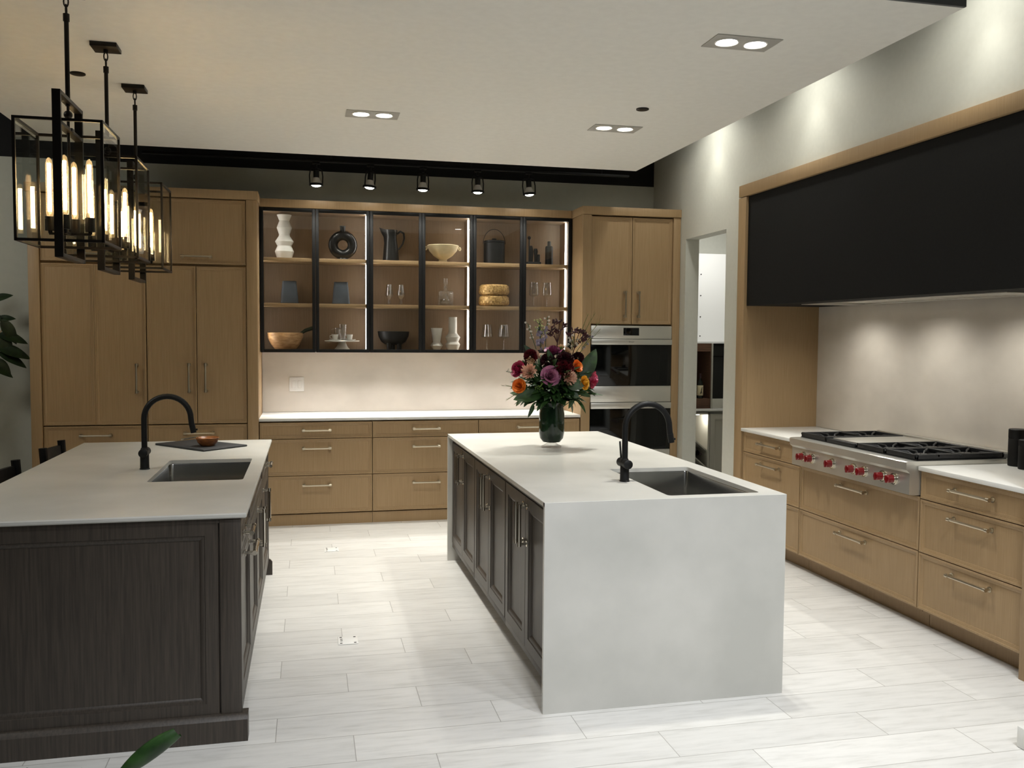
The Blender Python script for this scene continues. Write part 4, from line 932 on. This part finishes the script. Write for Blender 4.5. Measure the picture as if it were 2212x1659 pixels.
def paw(base_, tips, label):
    b0 = VB + Vector(base_); t = thing('kangaroo_paw', b0, label, 'flower', 'maroon kangaroo paw stems'); s = MB()
    s.tube([VB + Vector((.02, .01, .20)), (VB + Vector((.02, .01, .2))).lerp(b0, .6), b0], .003, 6)
    bd = MB()
    for tp in tips:
        q = VB + Vector(tp); s.tube([b0, b0.lerp(q, .5) + Vector((0, 0, .01)), q], .0024, 6)
        for k in range(6):
            dv = Vector((random.uniform(-1, 1), random.uniform(-.6, .6), random.uniform(.2, 1.2))).normalized()
            o_ = q + Vector((random.uniform(-.012, .012), random.uniform(-.01, .01), random.uniform(-.015, .005)))
            bd.tube([o_, o_ + dv * .016, o_ + dv * .030 + Vector((0, 0, -.002))], (.003, .0055, .004), 7)
    s.build('stem', MAROON, t); bd.build('buds', MAROON, t); return t
paw((.032, .0, .66), [(-.012, 0, .745), (.012, .01, .785), (.045, .0, .79), (.07, .01, .765), (.035, -.01, .73), (-.008, 0, .715)], 'maroon kangaroo paw stem rising left of the light strip')
paw((.15, .02, .625), [(.115, .02, .715), (.155, .03, .738), (.185, .02, .732), (.215, .03, .715), (.228, .02, .69), (.20, .01, .675)], 'maroon kangaroo paw stem at the upper right of the bouquet')
WAXM = pet('wax_petal', rgb(196, 190, 178), rgb(222, 216, 206)); LARK = pet('larkspur_petal', rgb(122, 112, 134), rgb(158, 148, 168)); LIME = pet('lime_bud', rgb(150, 160, 96), rgb(186, 190, 130))
def sprig(base_, tip, label, mat, n, spread, sz, name='wax_flower', smat=None, group='airy sprigs in the bouquet', start=.35):
    b0, q = VB + Vector(base_), VB + Vector(tip); t = thing(name, b0, label, 'flower', group); s = MB(); bd = MB(); s.tube([b0, b0.lerp(q, .5) + Vector((random.uniform(-.01, .01), 0, .012)), q], .0022, 6)
    for k in range(n):
        f = start + (1 - start) * (k + .5) / n; p = b0.lerp(q, f); e = p + Vector((random.uniform(-1, 1), random.uniform(-.7, .7), random.uniform(0, 1.0))) * spread
        s.tube([p, e], .0012, 5)
        if name == 'wax_flower':
            for j in range(5):
                a = 2 * pi * j / 5; bd.sphere(e + Vector((cos(a) * sz * .7, random.uniform(-.3, .3) * sz, sin(a) * sz * .7)), sz * .55, 6, 4, .7)
        else: bd.sphere(e, sz, 7, 5, 1.3)
    s.build('stem', smat or LEAF, t); bd.build('blossoms', mat, t); return t
sprig((-.10, .02, .62), (-.16, .0, .78), 'white wax flower sprig at the upper left tip of the bouquet', WAXM, 9, .022, .006)
sprig((-.04, .02, .62), (-.027, .02, .825), 'tall white wax flower sprig above the lavender larkspur', WAXM, 12, .018, .006)
sprig((.12, .02, .56), (.14, .0, .70), 'white wax flower sprig between the maroon stems', WAXM, 12, .035, .007)
sprig((-.20, -.03, .44), (-.305, -.03, .482), 'small white sprig poking out at the left of the magenta rose', WAXM, 6, .018, .005)
sprig((-.065, .03, .60), (-.068, .02, .735), 'lavender larkspur spike at the back left of the bouquet', LARK, 26, .030, .009, name='larkspur', start=.1)
sprig((-.07, .02, .66), (-.078, .02, .785), 'pale green fuzzy blossom sprig above the larkspur', LIME, 34, .034, .0045, name='queen_anne_lace', start=.4)
sprig((.18, .05, .55), (.26, .03, .70), 'thin lavender sprig at the far right of the bouquet', LARK, 8, .018, .006, name='larkspur')
for p_, lab in (((-.09, -.10, .43), 'bright green filler sprig left of the mauve rose'), ((-.12, -.12, .39), 'bright green filler sprig below the mauve rose'), ((.04, -.10, .33), 'light green filler sprig hanging over the vase rim'), ((.03, -.02, .62), 'lime green filler sprig beside the topmost purple rose')):
    q = Vector(p_); sprig((q.x * .7, q.y * .6, q.z - .07), q, lab, LEAFL, 26, .026, .0042, name='filler_sprig', group='light green filler sprigs', start=.5)
def leaf(mb, p, d, L, W, up=(0, 0, 1), bend=.25, fold=.25, nv=8):
    p = Vector(p); d = Vector(d).normalized(); s = d.cross(Vector(up))
    if s.length < .02: s = Vector((1, 0, 0))
    s.normalize(); n = s.cross(d)
    def f(i, j):
        k = (i - .5) * 2; wv = W * .5 * sin(pi * min(1, .04 + .96 * j)) ** .75 * (1.15 - .4 * j)
        return p + d * (L * j) - n * (bend * L * j * j) + s * (k * wv) + n * (abs(k) * wv * fold)
    mb.patch(f, 4, nv)
def leafthing(p, tip, W, label, name='broad_leaf', bend=.15, up=(0, -1, .2), mat=None, group='broad leaves of the bouquet', sx=None):
    a, b_ = VB + Vector(p), VB + Vector(tip); t = thing(name, a, label, 'leaf', group); mb = MB(); leaf(mb, a, b_ - a, (b_ - a).length, W, up, bend, .22, 10)
    mb.build('blade', mat or LEAF, t, sharp=0, recalc=False)
    s0 = VB + Vector((.02 if a.x > VB.x else -.02, 0, .22)); MB().tube([s0, s0.lerp(a, .6) + Vector((0, 0, .01)), a + (b_ - a) * .05], .003, 6).build('stem', LEAF, t); return t
leafthing((.185, -.04, .425), (.285, -.02, .632), .098, 'large broad leaf pointing up at the right of the bouquet', up=(-.3, -1, .1))
leafthing((-.09, -.10, .345), (-.275, -.12, .322), .095, 'large drooping leaf at the lower left over the vase', bend=.1, up=(.1, -.8, .6))
leafthing((-.12, .0, .57), (-.180, .0, .648), .04, 'small pointed leaf at the upper left of the bouquet')
leafthing((.20, -.05, .34), (.322, -.06, .345), .030, 'slim oval leaf sticking out at the right of the bouquet', up=(0, -.5, 1))
leafthing((.12, -.08, .33), (.085, -.10, .252), .032, 'narrow leaf hanging down right of the vase', up=(0, -1, 0))
leafthing((-.16, -.06, .33), (-.200, -.09, .266), .03, 'narrow leaf hanging down left of the vase', up=(0, -1, 0))
leafthing((.06, -.12, .41), (.16, -.16, .40), .085, 'round glossy leaf beside the yellow rose', up=(0, -1, .3))
leafthing((.04, -.11, .36), (.13, -.16, .335), .080, 'round glossy leaf under the yellow rose', up=(0, -1, .5))
leafthing((.14, -.06, .36), (.235, -.08, .33), .05, 'pointed leaf under the deep pink rose', up=(0, -.8, .6))
leafthing((-.17, -.04, .39), (-.275, -.06, .385), .055, 'rounded leaf behind the low orange rose', up=(0, -1, .3))
leafthing((.12, .0, .52), (.20, -.03, .46), .07, 'dark leaf behind the orange rose on the right', up=(.2, -1, .2), mat=LEAFD)  # this leaf takes the darker green
GRASS = pet('grass_blade', rgb(84, 92, 44), rgb(112, 118, 62))
for a, b_, lab in (((.13, .02, .56), (.345, .03, .82), 'longest arching grass stem at the upper right'), ((.19, .03, .66), (.292, .03, .856), 'grass stem bending up toward the oven door'), ((.19, .03, .70), (.245, .03, .848), 'short upright grass stem at the upper right'), ((.12, .01, .52), (.328, .03, .75), 'low arching grass stem crossing the oven panel'), ((-.2, -.03, .36), (-.338, -.05, .395), 'thin grass tip at the left of the bouquet'), ((-.2, -.05, .35), (-.31, -.05, .30), 'thin drooping grass tip at the lower left')):
    a, b_ = VB + Vector(a), VB + Vector(b_); mb = MB(); L_ = (b_ - a).length
    mb.tube([a, a.lerp(b_, .5) + Vector((0, 0, .012)), b_], (.0024, .002, .0008), 6)
    for k in range(7):
        f_ = .35 + .6 * k / 7; p = a.lerp(b_, f_) + Vector((0, 0, .012 * (1 - abs(2 * f_ - 1)))); dd = (b_ - a).normalized() + Vector((random.uniform(-.7, .5), random.uniform(-.4, .4), random.uniform(-.2, .6)))
        mb.tube([p, p + dd.normalized() * L_ * .16], (.0012, .0005), 5)
    tag(mb.build('grass_stem', GRASS), lab, 'grass', 'grass stems in the bouquet')
fo = MB()
for k in range(300):
    th = random.uniform(0, 2 * pi); ph = random.uniform(-.6, 1.1); rr = random.uniform(.05, .19)
    p = VB + Vector((rr * cos(th) * cos(ph) * 1.15, rr * sin(th) * cos(ph) * .8, .37 + rr * sin(ph) * 1.05)); d = (p - (VB + Vector((0, 0, .30)))).normalized() + Vector((random.uniform(-.5, .5), random.uniform(-.5, .5), random.uniform(-.6, .3)))
    leaf(fo, p, d, random.uniform(.05, .10), random.uniform(.022, .042), (random.uniform(-.4, .4), random.uniform(-1, 0), 1), random.uniform(.1, .5), .3, 5)
for k in range(170):
    th = random.uniform(0, 2 * pi); rr = random.uniform(.06, .20) ; z = random.uniform(.30, .43)
    p = VB + Vector((rr * .62 * cos(th), rr * .55 * sin(th), z)); d = Vector((cos(th) * 1.2, sin(th) * .9, random.uniform(-.35, .4)))
    leaf(fo, p, d, random.uniform(.06, .105), random.uniform(.034, .058), (random.uniform(-.3, .3), -.6, 1), random.uniform(.1, .5), .25, 6)
tag(fo.build('bouquet_foliage', LEAF, sharp=0, recalc=False), 'dense green leaves filling the bouquet in the vase', 'foliage', kind='stuff')

# ================================================================ PLANTS
t = thing('potted_plant', (-2.62, 7.93, 0), 'dark leafy potted tree behind the left end of the tall cabinets', 'plant')
MB().lathe((-2.62, 7.93, 0), [(.14, 0), (.15, .01), (.18, .40), (.17, .41), (.165, .36), (.02, .36)], 32).build('pot', MATTE, t)
MB().tube([(-2.62, 7.93, .36), (-2.60, 7.93, .9), (-2.63, 7.95, 1.4), (-2.60, 7.95, 1.95)], (.02, .017, .012, .006), 8).tube([(-2.62, 7.95, 1.2), (-2.50, 7.97, 1.45), (-2.42, 8.0, 1.66)], (.009, .006, .003), 6).tube([(-2.61, 7.94, 1.1), (-2.50, 7.95, 1.32), (-2.44, 7.98, 1.48)], (.009, .006, .003), 6).build('trunk', BOWLW, t)
LV = [((-2.50, 8.0, 1.87), (.10, 0, .05), .16, .09), ((-2.47, 8.0, 1.72), (.10, 0, .02), .14, .075), ((-2.42, 7.98, 1.72), (.10, -.01, -.17), .22, .10), ((-2.45, 7.98, 1.60), (.2, .0, -.04), .22, .10), ((-2.46, 7.96, 1.50), (.22, .02, -.06), .26, .11), ((-2.45, 7.98, 1.45), (.20, .0, -.09), .23, .09), ((-2.50, 7.97, 1.40), (.12, 0, -.10), .19, .11), ((-2.52, 7.97, 1.36), (.10, 0, -.05), .2, .08), ((-2.44, 7.97, 1.58), (.06, 0, -.08), .15, .11), ((-2.60, 7.9, 1.7), (-.1, -.1, .05), .2, .1), ((-2.62, 7.9, 1.5), (-.15, -.1, .0), .2, .1), ((-2.60, 7.95, 1.98), (.02, -.05, .1), .18, .09), ((-2.62, 7.92, 1.25), (-.1, -.12, -.03), .2, .1), ((-2.58, 7.9, 1.8), (.05, -.15, .05), .18, .09)]
for p, d, L_, W_ in LV:
    mb = MB(); leaf(mb, p, d, L_, W_, (random.uniform(-.3, .3), -.8, .7), .25, .15, 9); mb.tube([Vector(p) - Vector(d).normalized() * .07 + Vector((0, 0, .02)), p], .003, 5); mb.build('leaf', LEAFD, t, sharp=0, recalc=False)
t = thing('potted_plant', (-.66, 2.55, 0), 'potted plant with a rolled green leaf in the lower left foreground', 'plant')
MB().lathe((-.66, 2.55, 0), [(.10, 0), (.11, .01), (.13, .24), (.122, .245), (.118, .2), (.02, .2)], 32).build('pot', CERAM, t)
mb = MB(); mb.tube([(-.64, 2.55, .2), (-.58, 2.57, .32), (-.50, 2.60, .405)], .007, 8)
a, b_ = Vector((-.51, 2.6, .39)), Vector((-.364, 2.6, .512)); d = (b_ - a); s = Vector((d.z, 0, -d.x)).normalized()
L = []
for i in range(9):
    j = i / 8; wv = .022 * (sin(pi * (.12 + .72 * j)) ** .8) + .004; c_ = a + d * j; ring_ = []
    for k in range(13):
        an = -pi * .80 + 2 * pi * .80 * k / 12; ring_.append(c_ + s * (sin(an) * wv) + Vector((0, -1, 0)) * (cos(an) * wv * .7) * (1 if j < .95 else .6) + Vector((0, 0, -.02 * j * j)))
    L.append(ring_)
mb.loops(L, False, False, closed=False); mb.build('rolled_leaf', LEAF, t, sharp=0, recalc=False)
for pts in ([(-.68, 2.55, .2), (-.74, 2.58, .36), (-.75, 2.6, .425), (-.69, 2.6, .395), (-.66, 2.6, .33)], [(-.65, 2.55, .2), (-.635, 2.6, .36), (-.615, 2.6, .415)], [(-.70, 2.52, .2), (-.85, 2.5, .33), (-.95, 2.5, .30)]):
    mb = MB(); mb.tube(pts, [.004] + [.007] * (len(pts) - 2) + [.001], 7); mb.build('leaf', LEAF, t)
